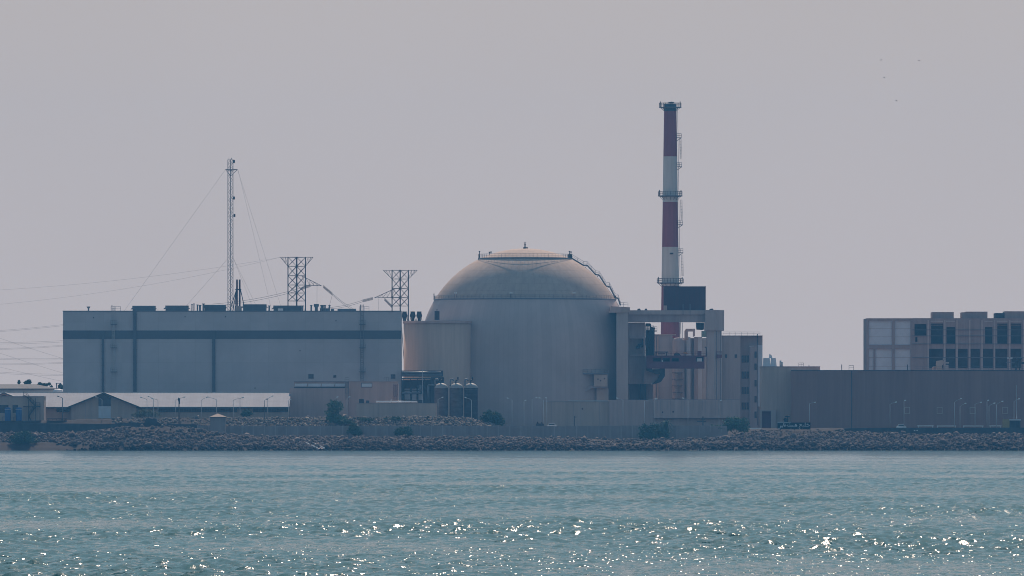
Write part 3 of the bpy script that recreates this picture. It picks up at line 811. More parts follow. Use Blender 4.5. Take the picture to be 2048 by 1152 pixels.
# ------------------------------------------------------------------ stair tower and pipe bridge right of the dome
Yb = 1463.0
tower = empty('lift_tower', (X(1245,Yb),Yb,7.0), 'slim square concrete tower rising against the right flank of the dome', 'tower')
b = MB(); b.pb(1233,1256,625.5,860,Yb,20); b.build('shaft', M_conc, tower)
b = MB(); b.fp([(1219,625.3),(1222,612.5),(1244,613.5),(1260,614.5),(1260,625.3)],Yb-0.4,22); b.build('head', M_pinkbeige, tower)
b = MB(); b.pb(1244,1256.5,619,625.2,Yb-0.6,0.18); b.build('head_panel', M_beige, tower)
b = MB(); b.rail([P(1238,613,Yb+.5),P(1256,614.3,Yb+.5)],1.3,1.0,0.06); b.build('railing', M_steel, tower)
Yg = 1478.0
bridge = empty('pipe_bridge', (X(1350,Yg),Yg,7.0), 'covered concrete bridge from the tower to a chamfered head on tall twin legs', 'bridge')
MB().pb(1256.4,1411,620.5,629,Yg,9).build('upper_gallery', M_conc, bridge)
MB().pb(1256.4,1411,629,644,Yg+0.8,7.5).build('lower_gallery', M_concdk, bridge)
hp = [(X(1410,Yg),Yg-2.0),(X(1431,Yg),Yg-2.0),(X(1448,Yg+6),Yg+4.5),(X(1448,Yg+6),Yg+12),(X(1410,Yg),Yg+12)]
MB().plan(hp, Z(661,Yg), Z(620,Yg)).build('head_block', M_conc, bridge)
lp = [(X(1414,Yg),Yg-1.2),(X(1428,Yg),Yg-1.2),(X(1443,Yg+6),Yg+4),(X(1443,Yg+6),Yg+10),(X(1414,Yg),Yg+10)]
MB().plan(lp, 6.5, Z(661,Yg)-0.003).build('leg', M_conc, bridge)
for px in (1429.5,1432.5,1440.5,1442.5):
    b = MB(); yy = Yg-1.3+(px-1428)*0.36; b.tube((X(px,yy),yy-0.15,7),(X(px,yy),yy-0.15,Z(662,yy)),0.14); b.build('downpipe', M_lamp if px in (1429.5,1442.5) else M_steel, bridge)
b = MB(); yy = Yg+0.5; b.pb(1433,1443.5,709,716,yy-1,2); b.rail([P(1433,709,yy-1),P(1443.5,709,yy-1)],1.0,.6,.07); b.build('balcony', M_gantry, bridge)
for px, w_ in ((1278,4),(1292,3),(1423,5)):
    b = MB(); b.fp([(px-w_,621),(px-w_*0.6,617.5),(px+w_*0.5,617),(px+w_,621)],Yg+2,2); b.build('roof_vent', M_dark, bridge)
for px in (1365.5,1379.5): MB().pb(px,px+1.2,608,630,Yg-0.3,0.28).build('conduit', M_steel, bridge)
bx = MB().pb(1327.5,1411.5,573.5,620.4,Yg+1,7)
tag_box = empty('screened_enclosure', (X(1369,Yg),Yg+4,Z(620.4,Yg)), 'big dark windowless box standing on the covered bridge in front of the chimney', 'enclosure')
bx.build('sheeting', M_black, tag_box)
b = MB().pb(1327,1412,572.6,573.4,Yg+0.9,7.2); b.build('roof_edge', M_dark, tag_box)
b = MB().pb(1327.3,1334,611,620.4,Yg+0.6,0.38); b.build('corner_panel', M_pinkbeige, tag_box)
b = MB()
for px in range(1338,1410,10): b.pb(px,px+0.6,574,620,Yg+0.93,0.06)
b.build('sheeting_rib', M_dark, tag_box)

# auxiliary equipment between tower and bridge head
Yq = 1482.0
aux = empty('auxiliary_block', (X(1280,Yq),Yq,7.0), 'stack of bluish concrete equipment rooms with a curved duct beside the tower', 'equipment building')
MB().pb(1256.5,1290,645,674,Yq,12).build('upper_room', M_concdk, aux)
MB().holes(1256.5,1290,674.2,712,[(1258.5,1287,677,709)],Yq-1.0,1.2).build('recess_frame', M_concdk, aux)
MB().pb(1257,1289.5,674.4,711.8,Yq+2.5,8).build('recess_wall', M_conc, aux)
MB().path([P(1276,697,Yq+1.5),P(1276,691,Yq+1.5),P(1287,691,Yq+1.5),P(1287,676,Yq+1.5)],0.55,8).build('bent_pipe', M_dark, aux)
MB().pb(1256.5,1302,712.2,768,Yq,10).build('lower_room', M_concdk, aux)
MB().pb(1280.5,1292.5,768.2,860,Yq+1,6).build('pier', M_walldk, aux)
MB().pb(1256.5,1306,768.2,860,Yq+8,4).build('base_wall', M_concdk, aux)
b = MB(); b.fp([(1288,739),(1316,738),(1321,741),(1321,752),(1314,766),(1300,768),(1288,768)],Yq-2.5,2.4); b.build('duct_box', M_concdk, aux)
b = MB(); b.fp([(1316,738),(1330,736),(1330,752),(1322,764),(1308,768.5),(1304,768),(1315,759),(1320,748)],Yq-3.6,4); b.build('duct_elbow', M_walldk, aux)
b = MB()
for px in (1292,1296,1301,1306,1308): b.tube(P(px,712,Yq+1),P(px,648 if px < 1302 else 655,Yq+1),0.22)
for q in range(652,712,6): b.tube(P(1290,q,Yq+1),P(1308,q,Yq+1),0.12)
b.pb(1291,1301,646.5,652,Yq+0.5,2); b.fp([(1299,653),(1310,655),(1310,658),(1306,662),(1299,662)],Yq+0.5,2)
b.build('pipe_riser', M_dark, aux)
MB().pb(1293,1307,660,711,Yq+2.3,5).build('riser_backing', M_walldk, aux)
b = MB(); b.pb(1306,1314,661,663,Yq+1,2); b.rail([P(1306,661,Yq+1),P(1314,661,Yq+1)],1.2,.6,.06); b.build('small_platform', M_steel, aux)

Yk = 1474.0
gan = empty('red_gantry', (X(1350,Yk),Yk,Z(738,Yk)), 'dark red steel platform with railings and machinery jutting out under the bridge', 'gantry')
MB().pb(1293,1409,724,737,Yk,6).build('deck_beam', M_gantry, gan)
b = MB(); b.holes(1293,1409,713,723.9,[(1306,1322,716,723),(1326,1340,716,723),(1344,1358,716,723),(1392,1407,714,723)],Yk+0.3,5); b.build('machine_bay', M_gantry, gan)
MB().pb(1294,1408,713.5,723.5,Yk+5.4,0.5).build('bay_back', M_dark, gan)
MB().pb(1293,1414,711,712.9,Yk-0.3,6.6).build('upper_deck', M_gantry, gan)
b = MB(); b.rail([P(1312,711,Yk-.2),P(1414,711,Yk-.2),P(1414,711,Yk+6)],1.1,0.9,0.06); b.build('railing', M_gantry, gan)
b = MB(); b.pb(1310,1336,703,705,Yk+1,3); b.pb(1311,1313,705,711,Yk+1,3); b.pb(1332,1334,705,711,Yk+1,3); b.pb(1316,1330,706.5,708.5,Yk+.8,2); b.build('crane_trolley', M_walldk, gan)
b = MB(); b.fp([(1348,711),(1348,707),(1352,705),(1358,706),(1362,711)],Yk+1,3); b.build('winch', M_dark, gan)
b = MB(); b.fp([(1366,705),(1372,703),(1376,707),(1370,708)],Yk+.5,2); b.build('tarpaulin', M_orange, gan)
b = MB(); b.pb(1395,1403,702,711,Yk+1,2); b.build('control_cabin', M_gantry, gan)
b = MB(); b.path([P(1412.5,711,Yk),P(1412.5,694.5,Yk),P(1409.5,694.5,Yk)],0.16,6); b.build('davit', M_dark, gan)
b = MB(); b.pb(1394,1404,716.5,723,Yk-0.1,0.3); b.pb(1323.5,1326,720.5,723.5,Yk-.1,.3); b.build('pale_crate', M_white, gan)
b = MB(); b.fp([(1293,737.2),(1304,737.2),(1304,739),(1330,737.5),(1330,740),(1318,748),(1312,748),(1293,741)],Yk+1,3); b.build('support_haunch', M_walldk, gan)

# buildings behind the gantry
Yw = 1512.0
back = empty('switchgear_building', (X(1375,Yw),Yw,7.0), 'beige building with a fluted face seen through the gap below the bridge', 'building')
MB().pb(1306,1345,670,860,Yw,14).build('side_wall', M_hall, back)
MB().pb(1345.3,1416,676,860,Yw+1,14).build('wall', M_hall, back)
MB().pb(1306,1352,668.5,670,Yw-.5,14).build('roof_edge', M_conc, back)
for px in (1373,1388,1396): MB().pb(px,px+8,674,860,Yw-1.2,2.1).build('pilaster', M_white if px != 1388 else M_concdk, back)
b = MB(); xx = X(1357,Yw-3); b.lathe(xx,Yw-2,[(1.9,7),(1.9,Z(682,Yw)),(1.2,Z(676,Yw)),(0.01,Z(675,Yw))],24); b.build('round_silo', M_concdk, back)
b = MB(); b.fp([(1369,680),(1369,662),(1372,657.5),(1390,657.5),(1390,672),(1386,674),(1386,663),(1376,663),(1376,672),(1377,680)],Yw-1.5,2); b.build('gooseneck_duct', M_pinkbeige, back)
for px in (1309,1314): MB().pb(px,px+3,672,860,Yw-.6,.6).build('column', M_conc, back)
b = MB(); b.ladder(X(1353,Yw-4),Yw-4.2,7,Z(742,Yw),0.8,True,0.08); b.build('ladder', M_lamp, back)
b = MB()
for q in range(745,800,13): b.pb(1344,1366,q,q+1,Yw-4.8,1.5)
b.build('scaffold_deck', M_steel, back)
for px in (1360,1364.5): MB().tube(P(px,690,Yw-1.6),P(px,645,Yw-1.6),0.13).build('flue_pipe', M_lamp, back)
b = MB(); b.pb(1403,1413.5,662,674,Yw-3,2); b.build('green_glazing', M_green, back)
b = MB(); b.fp([(1392,645),(1408,645),(1408,659),(1404,660),(1393,659)],Yg+2,3); tag_h = b.thing('hanging_unit', M_dark, 'dark boxy unit hanging beneath the bridge beside its head', 'hoist box')

# tall building with stair windows
Yt2 = 1486.0
tall = empty('control_building', (X(1484,Yt2),Yt2,7.0), 'tall plain grey building with a recessed window strip and pale right corner', 'building')
MB().pb(1444.5,1481,672,860,Yt2,20).build('left_wing', M_conc, tall)
MB().pb(1481.2,1525,672,860,Yt2+3,17).build('stair_wing', M_concdk, tall)
MB().pb(1515,1525,690,813,Yt2+2.0,0.98).build('corner_strip', M_white, tall)
MB().pb(1499,1514.8,690,860,Yt2+1.2,1.78).build('stair_bay', M_concdk, tall)
MB().pb(1444,1525.5,671,671.98,Yt2-0.2,20.4).build('roof_edge', M_steel, tall)
b = MB(); b.rail([P(1446,671,Yt2+.2),P(1520,671,Yt2+.2)],1.1,1.8,0.05); b.build('railing', M_steel, tall)
for px, py in ((1449.5,708.5),(1469,708.5)):
    f = MB().holes(px-.4,px+5.4,py-.4,py+8,[(px+.3,px+4.7,py+.3,py+7.2)],Yt2-0.08,0.08).build('window', M_concdk, tall)
    MB().pb(px+.3,px+4.7,py+.3,py+7.2,Yt2-0.03,0.028).build('pane', M_glass, f)
for q in (711,743,774,805):
    for px in (1483.5,1488.5,1493.5):
        f = MB().holes(px,px+4.2,q,q+14,[(px+.5,px+3.7,q+.6,q+13.4)],Yt2+2.85,0.14).build('window', M_walldk, tall)
        MB().pb(px+.5,px+3.7,q+.6,q+13.4,Yt2+2.93,0.06).build('pane', M_glass, f)
for q in (703,727,760,792,823):
    f = MB().holes(1509,1513.4,q,q+13,[(1509.5,1512.9,q+.6,q+12.4)],Yt2+1.05,0.14).build('window', M_walldk, tall)
    MB().pb(1509.5,1512.9,q+.6,q+12.4,Yt2+1.13,0.06).build('pane', M_glass, f)
b = MB(); b.tube(P(1514.9,668,Yt2+2),P(1514.9,850,Yt2+2),0.14); b.build('downpipe', M_dark, tall)
b = MB(); b.tube(P(1508,693,Yt2+1),P(1500,693,Yt2-.5),0.1); b.box(X(1499.5,Yt2)-.3,X(1499.5,Yt2)+.4,Yt2-.8,Yt2-.2,Z(694,Yt2),Z(692,Yt2)); b.build('floodlight', M_lamp, tall)

# low long building in front
Yl = 1405.0
low = empty('pump_building', (X(1282,Yl),Yl,6.5), 'long low beige building with rain streaks standing before the dome and the legs', 'building')
MB().pb(1086,1218,803,870,Yl+2,22).build('left_wing', M_beige, low)
MB().pb(1218.3,1307,800,870,Yl+0.8,24).build('centre_wing', M_pinkbeige, low)
MB().pb(1307.3,1480,799.5,836,Yl-0.6,26).build('overhang', M_pinkbeige, low)
MB().pb(1307.3,1480,836.1,870,Yl+1.2,24).build('right_wing', M_pinkbeige, low)
MB().box(X(1087,Yl),X(1217,Yl),Yl+2.6,Yl+23.5,Z(803,Yl+2)+.003,Z(803,Yl+2)+.08).build('roof', M_roofgear, low)  # three unseen dark roof sheets added to cut warm bounce onto walls behind
MB().box(X(1219,Yl),X(1306,Yl),Yl+1.6,Yl+24.5,Z(800,Yl+.8)+.003,Z(800,Yl+.8)+.08).build('roof', M_roofgear, low)
MB().box(X(1308,Yl),X(1479,Yl),Yl+.4,Yl+25,Z(799.5,Yl-.6)+.003,Z(799.5,Yl-.6)+.08).build('roof', M_roofgear, low)
b = MB().pb(1085.5,1218,802,802.95,Yl+1.8,.78); b.pb(1137,1216,800.8,801.9,Yl+2,1); b.build('roof_edge', M_lamp, low)
for px in (1314,1320.5,1334,1341,1347.5,1362,1369,1386,1397.5,1404,1411,1430,1437,1443.5,1462): 
    MB().pb(px,px+0.9,800.5,800.5+rng.uniform(16,30),Yl-0.68,0.07).build('stain_strip', M_concdk, low)
for px in (1103,1147,1160,1199,1234,1262,1290): MB().pb(px,px+0.7,804,850,Yl+0.72 if px > 1218 else Yl+1.92,0.07).build('wall_joint', M_concdk, low)
for px, py in ((1324,823),(1345,822),(1163.5,816)): MB().pb(px,px+2.2,py,py+3,Yl-0.75 if px > 1300 else Yl+1.8,0.12).build('vent_hole', M_dark, low)
b = MB(); b.pb(1310,1437,836.15,838.2,Yl+0.9,0.28); b.build('painted_shade_strip', M_concdk, low)  # darker strip standing in for the shade under the overhang

# ------------------------------------------------------------------ beige block, brown hall and concrete frame at right
Ye = 1412.0
side = empty('beige_block', (X(1582,Ye),Ye,6.5), 'plain beige block between the tall building and the brown hall', 'building')
MB().pb(1523,1640,734,870,Ye,22).build('wall', M_beige, side)
MB().pb(1522.6,1640.4,732.6,733.95,Ye-.2,22.4).build('roof_edge', M_concdk, side)
b = MB().holes(1520,1552,820,870,[(1524,1542,822.5,868)],Ye-1.6,1.58); b.build('door_porch', M_conc, side)
MB().pb(1524.2,1541.8,822.6,868,Ye-0.5,0.3).build('door', M_gantry, side)
for p0, p1, t_, d_ in ((1526,1541,716,3),(1541.5,1553,716,4)):
    b = MB(); Yz = Ye+3; b.fp([(p0,733),(p0+1,t_),(p1-1.5,t_),(p1+0.5,733)],Yz,d_); b.build('roof_unit', M_white, side)
b = MB(); b.fp([(1538,716),(1539,708),(1543,710),(1545,716)],Ye+3.5,2); b.build('roof_cowl', M_white, side)
MB().tube(P(1561,733,Ye+3),P(1561,721,Ye+3),0.3,n=8).build('vent_pipe', M_lamp, side)
MB().tube(P(1564,733,Ye+3),P(1564,724,Ye+3),0.3,n=8).build('vent_pipe', M_lamp, side)
MB().tube(P(1618,734,Ye+1),P(1618,729.5,Ye+1),0.1).build('vent_pipe', M_dark, side)
b = MB(); b.rail([P(1597.5,733,Ye+.5),P(1607,733,Ye+.5)],1.1,.6,.06); b.build('roof_railing', M_dark, side)

Yn = 1404.0
brown = empty('brown_hall', (X(1850,Yn),Yn,6.5), 'long low brown clad hall with four square windows near its foot', 'hall')
b = MB(); x0, x1, x2 = X(1583,Yn), X(1642,Yn+8), X(2320,Yn); z1 = Z(741.5,Yn)
b.plan([(x0,Yn),(x2,Yn),(x2,Yn+40),(x1,Yn+40),(x1,Yn+7.9),(x0,Yn+7.9)],5.5,z1); b.build('wall', M_brown, brown)
MB().box(x0-.1,x2,Yn-.12,Yn+.4,z1+.003,z1+.2).build('roof_edge', M_walldk, brown)
MB().pb(1702.5,1704,742,860,Yn-.25,.24).build('downpipe', M_band, brown)
b = MB(); b.rail([P(1698,741,Yn+1),P(1707,741,Yn+1),P(1707,741,Yn+3)],1.5,.7,.07); b.build('roof_railing', M_dark, brown)
for px in (1683.5,1815): MB().tube(P(px,741,Yn+1),P(px,729,Yn+1),0.12).build('roof_post', M_dark, brown)
for px in (1808.5,1873.5,1939.5,2004.5):
    f = MB().holes(px,px+11.5,814,827.5,[(px+1.2,px+10.3,815.3,826.2)],Yn-.14,.13).build('window', M_beige, brown)
    MB().pb(px+1.2,px+10.3,815.3,826.2,Yn-.06,.05).build('pane', M_brown, f)

Yf = 1476.0
fr = empty('concrete_frame', (X(1900,Yf),Yf,6.5), 'unfinished concrete frame building with dark open bays above the brown hall', 'building')
OPEN = [(1829,1853,648,671),(1830.5,1835,674,684),(1862,1886,647,687.5),(1893,1910.5,654,687.5),(1970,1985,654,687.5),(1994.5,2015,647,687.5),(2022,2043,647,687.5),(2052,2073,647,687.5),(2080,2101,647,687.5),
        (1858,1886,697.5,736),(1891.5,1911,697.5,736),(1915,1935.5,697.5,736),(1941,1960,697.5,736),(1965,1986,697.5,736),(1990,2015,697.5,736),(2021,2043,697.5,736),(2052,2073,697.5,736),
        (1737.5,1784,641.5,690),(1789.5,1821,641.5,690),(1737.5,1747,698,750),(1751,1784,698,750),(1789.5,1821,698,750)]
MB().holes(1733,2130,636.5,800,OPEN,Yf,1.0).build('frame_wall', M_frame, fr)
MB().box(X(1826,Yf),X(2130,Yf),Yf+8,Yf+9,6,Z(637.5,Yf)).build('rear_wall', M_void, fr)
MB().box(X(1733,Yf),X(1825.8,Yf),Yf+1.02,Yf+26,6,Z(636.6,Yf)).build('left_block', M_frame, fr)
MB().box(X(1826,Yf),X(2130,Yf),Yf+1.02,Yf+26,Z(638,Yf),Z(636.2,Yf)).build('roof_slab', M_frame, fr)
MB().box(X(1826,Yf),X(2130,Yf),Yf+1.02,Yf+7.9,Z(695,Yf),Z(690,Yf)).build('floor_slab', M_frame, fr)
for r in OPEN[-5:]:
    b = MB(); nx_ = 4 if r[1]-r[0] > 25 else 2
    k = max(3, int((r[3]-r[2])/15))
    for i in range(k):
        q0 = r[2]+(r[3]-r[2])*i/k; q1 = r[2]+(r[3]-r[2])*(i+1)/k-0.5
        b.pb(r[0],r[1],q0,q1,Yf+0.5,0.4)
    b.build('cladding_panel', M_white, fr)
for q in (659.7,671.7,687.8,715):
    MB().pb(1824,2130,q-.5,q+.5,Yf-0.35,0.28).build('scaffold_rail', M_steel, fr)
for px in (1855,1888,1912.5,1938,1962.5,1987.5,2018,2046):
    MB().pb(px,px+3,640,740,Yf-0.25,0.247).build('column', M_conc, fr)
for r in OPEN[2:8]:
    MB().pb(r[0],r[1],649.5,651,Yf+2,0.5).build('inner_beam', M_conc, fr)
    MB().pb(r[0]-1,r[1],641.8,643,Yf-0.12,0.11).build('painted_sun_ledge', M_stackw, fr)  # white strip, its sunlit look put into the colour
for p0, p1, t_, m_ in ((1864.5,1907.5,624,M_frame),(1924,1975,624.5,M_frame),(1991,2009,626,M_walldk),(2009.3,2130,622.5,M_frame)):
    MB().box(X(p0,Yf+2),X(p1,Yf+2),Yf+2,Yf+14,Z(636.1,Yf),Z(t_,Yf+2)).build('roof_box', m_, fr)
MB().pb(1932,1975,623.2,624.4,Yf+1.9,12).build('roof_box_cap', M_frame, fr)
Yv = Yn+4
yard = empty('roof_plant', (X(1886,Yv),Yv,z1), 'pale pipework and ducts standing on the brown hall roof', 'machinery')
b = MB(); b.pb(1873,1884,730,742,Yv,2); b.fp([(1872,730),(1873,722),(1885,720),(1888,724),(1886,730)],Yv+.2,1.6); b.build('duct', M_annex, yard)
b = MB(); b.pb(1889,1897,730,742,Yv,2); b.pb(1888,1898,724,727,Yv,1.5); b.pb(1886,1891,716,720,Yv+.4,1); b.build('pump_frame', M_conc, yard)
MB().path([P(1866,742,Yv),P(1866,734,Yv),P(1873,734,Yv)],0.2,6).build('pipe', M_annex, yard)
yd2 = empty('roof_plant', (X(2025,Yv),Yv,z1), 'dark pipework on the brown hall roof near the right picture edge', 'machinery')
b = MB(); b.pb(2034,2044,716,719,Yv,1.5); b.pb(2038,2040,719,742,Yv+.4,.4); b.pb(2030,2034,728,742,Yv,.8); b.pb(2043,2048,724,728,Yv,1.4); b.build('pump_frame', M_dark, yd2)
for px in (2014.5,2021): MB().pb(px,px+4,715,717,Yv,.5).build('floodlight', M_lampw, yd2)
b = MB(); b.pb(2012,2030,724,725.2,Yv,1); b.tube(P(2016.5,742,Yv+.2),P(2016.5,716,Yv+.2),.08); b.tube(P(2023,742,Yv+.2),P(2023,716,Yv+.2),.08); b.build('lamp_stand', M_steel, yd2)
b = MB(); b.rail([P(1830,741,Yn+2),P(2080,741,Yn+2)],1.15,2.2,.04)
b.thing('roof_railing', M_steel, 'thin grey railing along the roof of the brown hall', 'railing')
#PART3

# ------------------------------------------------------------------ left: far roof, warehouse, small house
Yo = 1500.0
far = empty('distant_shed', (X(20,Yo),Yo,9), 'distant low shed with a grey pitched roof left of the hall', 'shed')
MB().pb(-80,106,777,800,Yo+1,18).build('wall', M_white, far)
b = MB(); e0, r0_ = Z(777,Yo), Z(768,Yo)
xa0, xb0, xr = X(-90,Yo), X(112,Yo), X(68,Yo)
b._add([(xa0,Yo,e0),(xb0,Yo,e0),(xr,Yo+10,r0_),(xa0,Yo+10,r0_),(xa0,Yo+20,e0),(xb0,Yo+20,e0),(xa0,Yo,e0-.3),(xb0,Yo,e0-.3),(xb0,Yo+20,e0-.3),(xa0,Yo+20,e0-.3)],
       [(0,1,2,3),(1,5,2),(5,4,3,2),(6,7,1,0),(7,8,5,1),(8,9,4,5),(9,6,0,3,4),(9,8,7,6)]); b.build('roof', M_shed, far)
x = X(116,Yo-8); b = MB(); b.lathe(x,Yo-8,[(1.5,8),(1.5,Z(781,Yo-8)),(1.2,Z(779,Yo-8)),(.7,Z(778,Yo-8)),(.01,Z(777.6,Yo-8))],20)
b.thing('dome_tank', M_white, 'small pale dome topped tank at the foot of the hall end', 'tank')
g = MB(); 
for px in (113,121): g.tube((X(px,Yo+4),Yo+4,8),P(px,767,Yo+4),.14)
g.pb(111.5,122.5,766,767.2,Yo+3.6,1); g.pb(113,121,776,777.4,Yo+3.8,.5)
g.thing('steel_portal', M_dark, 'small dark steel portal frame between the distant trees and the hall end', 'frame')

Ygab, Yeav, Yrid = 1367.0, 1371.0, 1390.0
wh = empty('warehouse', (X(270,Yeav),Yeav,8.5), 'long low warehouse with pale metal roof and front gables', 'warehouse')
wins = [(315,474,815.5,824.5),(506,577,815.5,824.5),(113,139,817,824.5)]
MB().holes(-60,578,815,845,wins,Yeav+2,.4).build('front_wall', M_beige, wh)
for r in wins:
    w = MB().pb(r[0],r[1],r[2],r[3],Yeav+2.3,.05).build('window_strip', M_glass, wh)
    b = MB()
    for px in np.arange(r[0],r[1],5.2): b.pb(px,px+.5,r[2],r[3],Yeav+2.05,.2)
    b.build('mullion', M_walldk, w)
ze, zri = Z(814,Yeav), Z(785,Yrid)
xl, xr_ = X(-70,Yeav), X(578.5,Yeav)
b = MB(); b._add([(xl,Yeav,ze),(xr_,Yeav,ze),(xr_,Yrid,zri),(xl,Yrid,zri),(xr_,2*Yrid-Yeav,ze),(xl,2*Yrid-Yeav,ze)],[(0,1,2,3),(3,2,4,5)])
b._add([(xl,Yeav,ze-.22),(xr_,Yeav,ze-.22),(xr_,Yrid,zri-.22),(xl,Yrid,zri-.22),(xr_,2*Yrid-Yeav,ze-.22),(xl,2*Yrid-Yeav,ze-.22)],[(3,2,1,0),(5,4,2,3)])
b.build('roof', M_roof, wh)
b = MB(); b.box(xl,xr_+.05,Yeav-.12,Yeav-.01,ze-.42,ze+.04); b.build('eave_gutter', M_band, wh)
b = MB(); b.box(xl,xr_,Yrid-.3,Yrid+.3,zri-.05,zri+.16); b.pb(406,425,784.2,785.6,Yrid-.5,1.0); b.build('ridge_cap', M_stackw, wh)
MB()._add([(xr_-.3,Yeav+2,8),(xr_-.3,Yrid*2-Yeav-2,8),(xr_-.3,Yrid*2-Yeav-2,ze),(xr_-.3,Yrid,zri-.3),(xr_-.3,Yeav+2,ze+.2)],[(0,1,2,3,4)]).build('end_wall', M_beige, wh)
for cxp in (207.5, 8.0):
    hw = 74
    MB().fp([(cxp-hw,814.3),(cxp,785),(cxp+hw,814.3),(cxp+hw,815.8),(cxp,786.5),(cxp-hw,815.8)],Ygab,Yrid-Ygab).build('gable_roof', M_roof, wh)
    MB().fp([(cxp-hw-.5,814.4),(cxp,784.6),(cxp+hw+.5,814.4),(cxp+hw+.5,817),(cxp,787.6),(cxp-hw-.5,817)],Ygab-.25,.24).build('gable_trim', M_walldk, wh)
    gw = MB().fp([(cxp-65,845),(cxp-65,813),(cxp,787.5),(cxp+65,813),(cxp+65,845)],Ygab+1.2,.4).build('gable_wall', M_beige, wh)
    MB().fp([(cxp-10.5,812),(cxp-10.5,793.5),(cxp,789.4),(cxp+14,794.5),(cxp+14,812)],Ygab+1.05,.14).build('gable_window', M_glass, gw)
    MB().pb(cxp-10.5,cxp+14,812.2,836,Ygab+1.08,.11).build('gable_door', M_white, gw)
    for px in (-37,-24,30,44): MB().pb(cxp+px,cxp+px+.8,806,840,Ygab+1.1,.09).build('pilaster_strip', M_concdk, gw)

Yv2 = 1353.0
small = empty('utility_house', (X(30,Yv2),Yv2,7), 'flat roofed utility house with outside steel stair and dark windows', 'house')
MB().holes(-60,88,793.5,860,[(-6,17,810,826),(25,36,810,826)],Yv2,.4).build('front_wall', M_beige, small)
MB().box(X(-60,Yv2),X(88,Yv2),Yv2+.41,Yv2+11,6,Z(794,Yv2)).build('body', M_beige, small)
MB().pb(-60,88.6,792.2,793.45,Yv2-.2,11.3).build('roof_edge', M_concdk, small)
for r in ((-6,17,810,826),(25,36,810,826)): MB().pb(*r,Yv2+.3,.08).build('window', M_glass, small)
b = MB(); Yst = Yv2-1.4
for px, t_ in ((57,800),(71.5,796),(80,806)): b.tube((X(px,Yst),Yst,7),P(px,t_,Yst),.1)
for yy in (0,.9):
    o_ = Vector((0,yy,0))
    b.path([P(47,791,Yst)+o_,P(52,792,Yst)+o_,P(71,812.5,Yst)+o_,P(80,812.5,Yst)+o_],.16,4)
    b.path([P(71,813.5,Yst)+o_,P(58,832,Yst)+o_,P(64,846,Yst)+o_],.16,4)
    b.rail([P(47,791,Yst)+o_,P(52,792,Yst)+o_,P(71,812.5,Yst)+o_,P(80,812.5,Yst)+o_],1.1,.9,.05)
    b.rail([P(71,813.5,Yst)+o_,P(58,832,Yst)+o_],1.1,.9,.05)
for (p,q),(p2,q2) in (((52,792),(71,812.5)),((71,813.5),(58,832))):
    for i in range(12):
        c = P(p+(p2-p)*i/12,q+(q2-q)*i/12,Yst); b.box(c.x-.14,c.x+.14,Yst,Yst+.9,c.z-.03,c.z+.03)
b.pb(46,81,812.6,813.8,Yst,.9); b.pb(45,53,791.5,792.1,Yst,.9)
b.build('outside_stair', M_dark, small)
for px, lab in ((15.5,'blue cylindrical tank at the far left below the wide dark window'),(37.5,'blue cylindrical tank standing beside the outside steel stair')):
    Yk2 = 1350.0; x = X(px,Yk2); t_ = empty('water_tank', (x,Yk2,7.5), lab, 'tank', 'blue tanks by the utility house')
    MB().lathe(x,Yk2,[(.9,7.5),(.9,Z(817.5,Yk2)),(.8,Z(816,Yk2)),(.5,Z(815,Yk2)),(.01,Z(814.6,Yk2))],24).build('shell', M_blue, t_)
    MB().lathe(x,Yk2,[(.93,Z(819,Yk2)),(.96,Z(818.6,Yk2)),(.93,Z(818.2,Yk2))],24).build('hoop', M_white, t_)
    MB().path([(x-.9,Yk2-.2,Z(834,Yk2)),(x-1.5,Yk2-.2,Z(834,Yk2)),(x-1.5,Yk2-.2,7)],.08).build('pipe', M_steel, t_)
b = MB(); b.pb(94,134,837,838.4,1346,1.5)
for px in (96,105,113,122,131): b.pb(px,px+.8,838.4,850,1346.3,.5)
b.thing('pipe_rack', M_dark, 'low dark pipe rack between the utility house and the front gable', 'rack')

# ------------------------------------------------------------------ beige workshops, pipe rack and silos left of the dome
Yu = 1388.0
wk = empty('workshop', (X(640,Yu),Yu,8.5), 'beige workshop block with a slanted rooftop skylight strip', 'building')
MB().pb(579.5,697,776.5,850,Yu,15).build('wall', M_pinkbeige, wk)
MB().pb(588,697,764,776.4,Yu+4,10).build('roof_lantern', M_concdk, wk)
for p0, p1 in ((589,613),(616,641),(643,668),(670,689)):
    f = MB().fp([(p0+1,767.2),(p1+1.4,767.2),(p1,773),(p0,773)],Yu+3.85,.14).build('skylight', M_white, wk)
MB().pb(587.5,697,763,763.9,Yu+3.6,10.5).build('roof_edge', M_walldk, wk)
b = MB(); b.pb(588,690,774,775.6,Yu+3.5,.4); b.build('sill', M_walldk, wk)
b = MB(); b.ladder(X(694.5,Yu),Yu-.3,Z(800,Yu),Z(763,Yu),.8,True,.07); b.rail([P(690,764,Yu),P(698,764,Yu)],1.3,.6,.05); b.build('ladder', M_steel, wk)
wb = empty('annex_block', (X(748,Yu),Yu,8.5), 'taller beige block with one small louvred window beside the hall foot', 'building')
MB().pb(697.6,796,763.5,850,Yu+1,14).build('wall', M_pinkbeige, wb)
MB().pb(697.2,796.4,762.4,763.45,Yu+.8,14.4).build('roof_edge', M_concdk, wb)
f = MB().holes(722,744.5,765.5,775,[(723.5,743.5,767,773.5)],Yu+.85,.14).build('window', M_steel, wb)
MB().pb(723.5,743.5,767,773.5,Yu+.93,.06).build('pane', M_white, f)
b = MB(); b.ladder(X(791,Yu),Yu+.7,Z(806,Yu),Z(768,Yu),.9,True,.07); b.build('ladder', M_gantry, wb)
b = MB(); b.rail([P(768,762.5,Yu+1.5),P(777,762.5,Yu+1.5)],1.2,.6,.06); b.build('roof_railing', M_steel, wb)
Yz2 = 1362.0
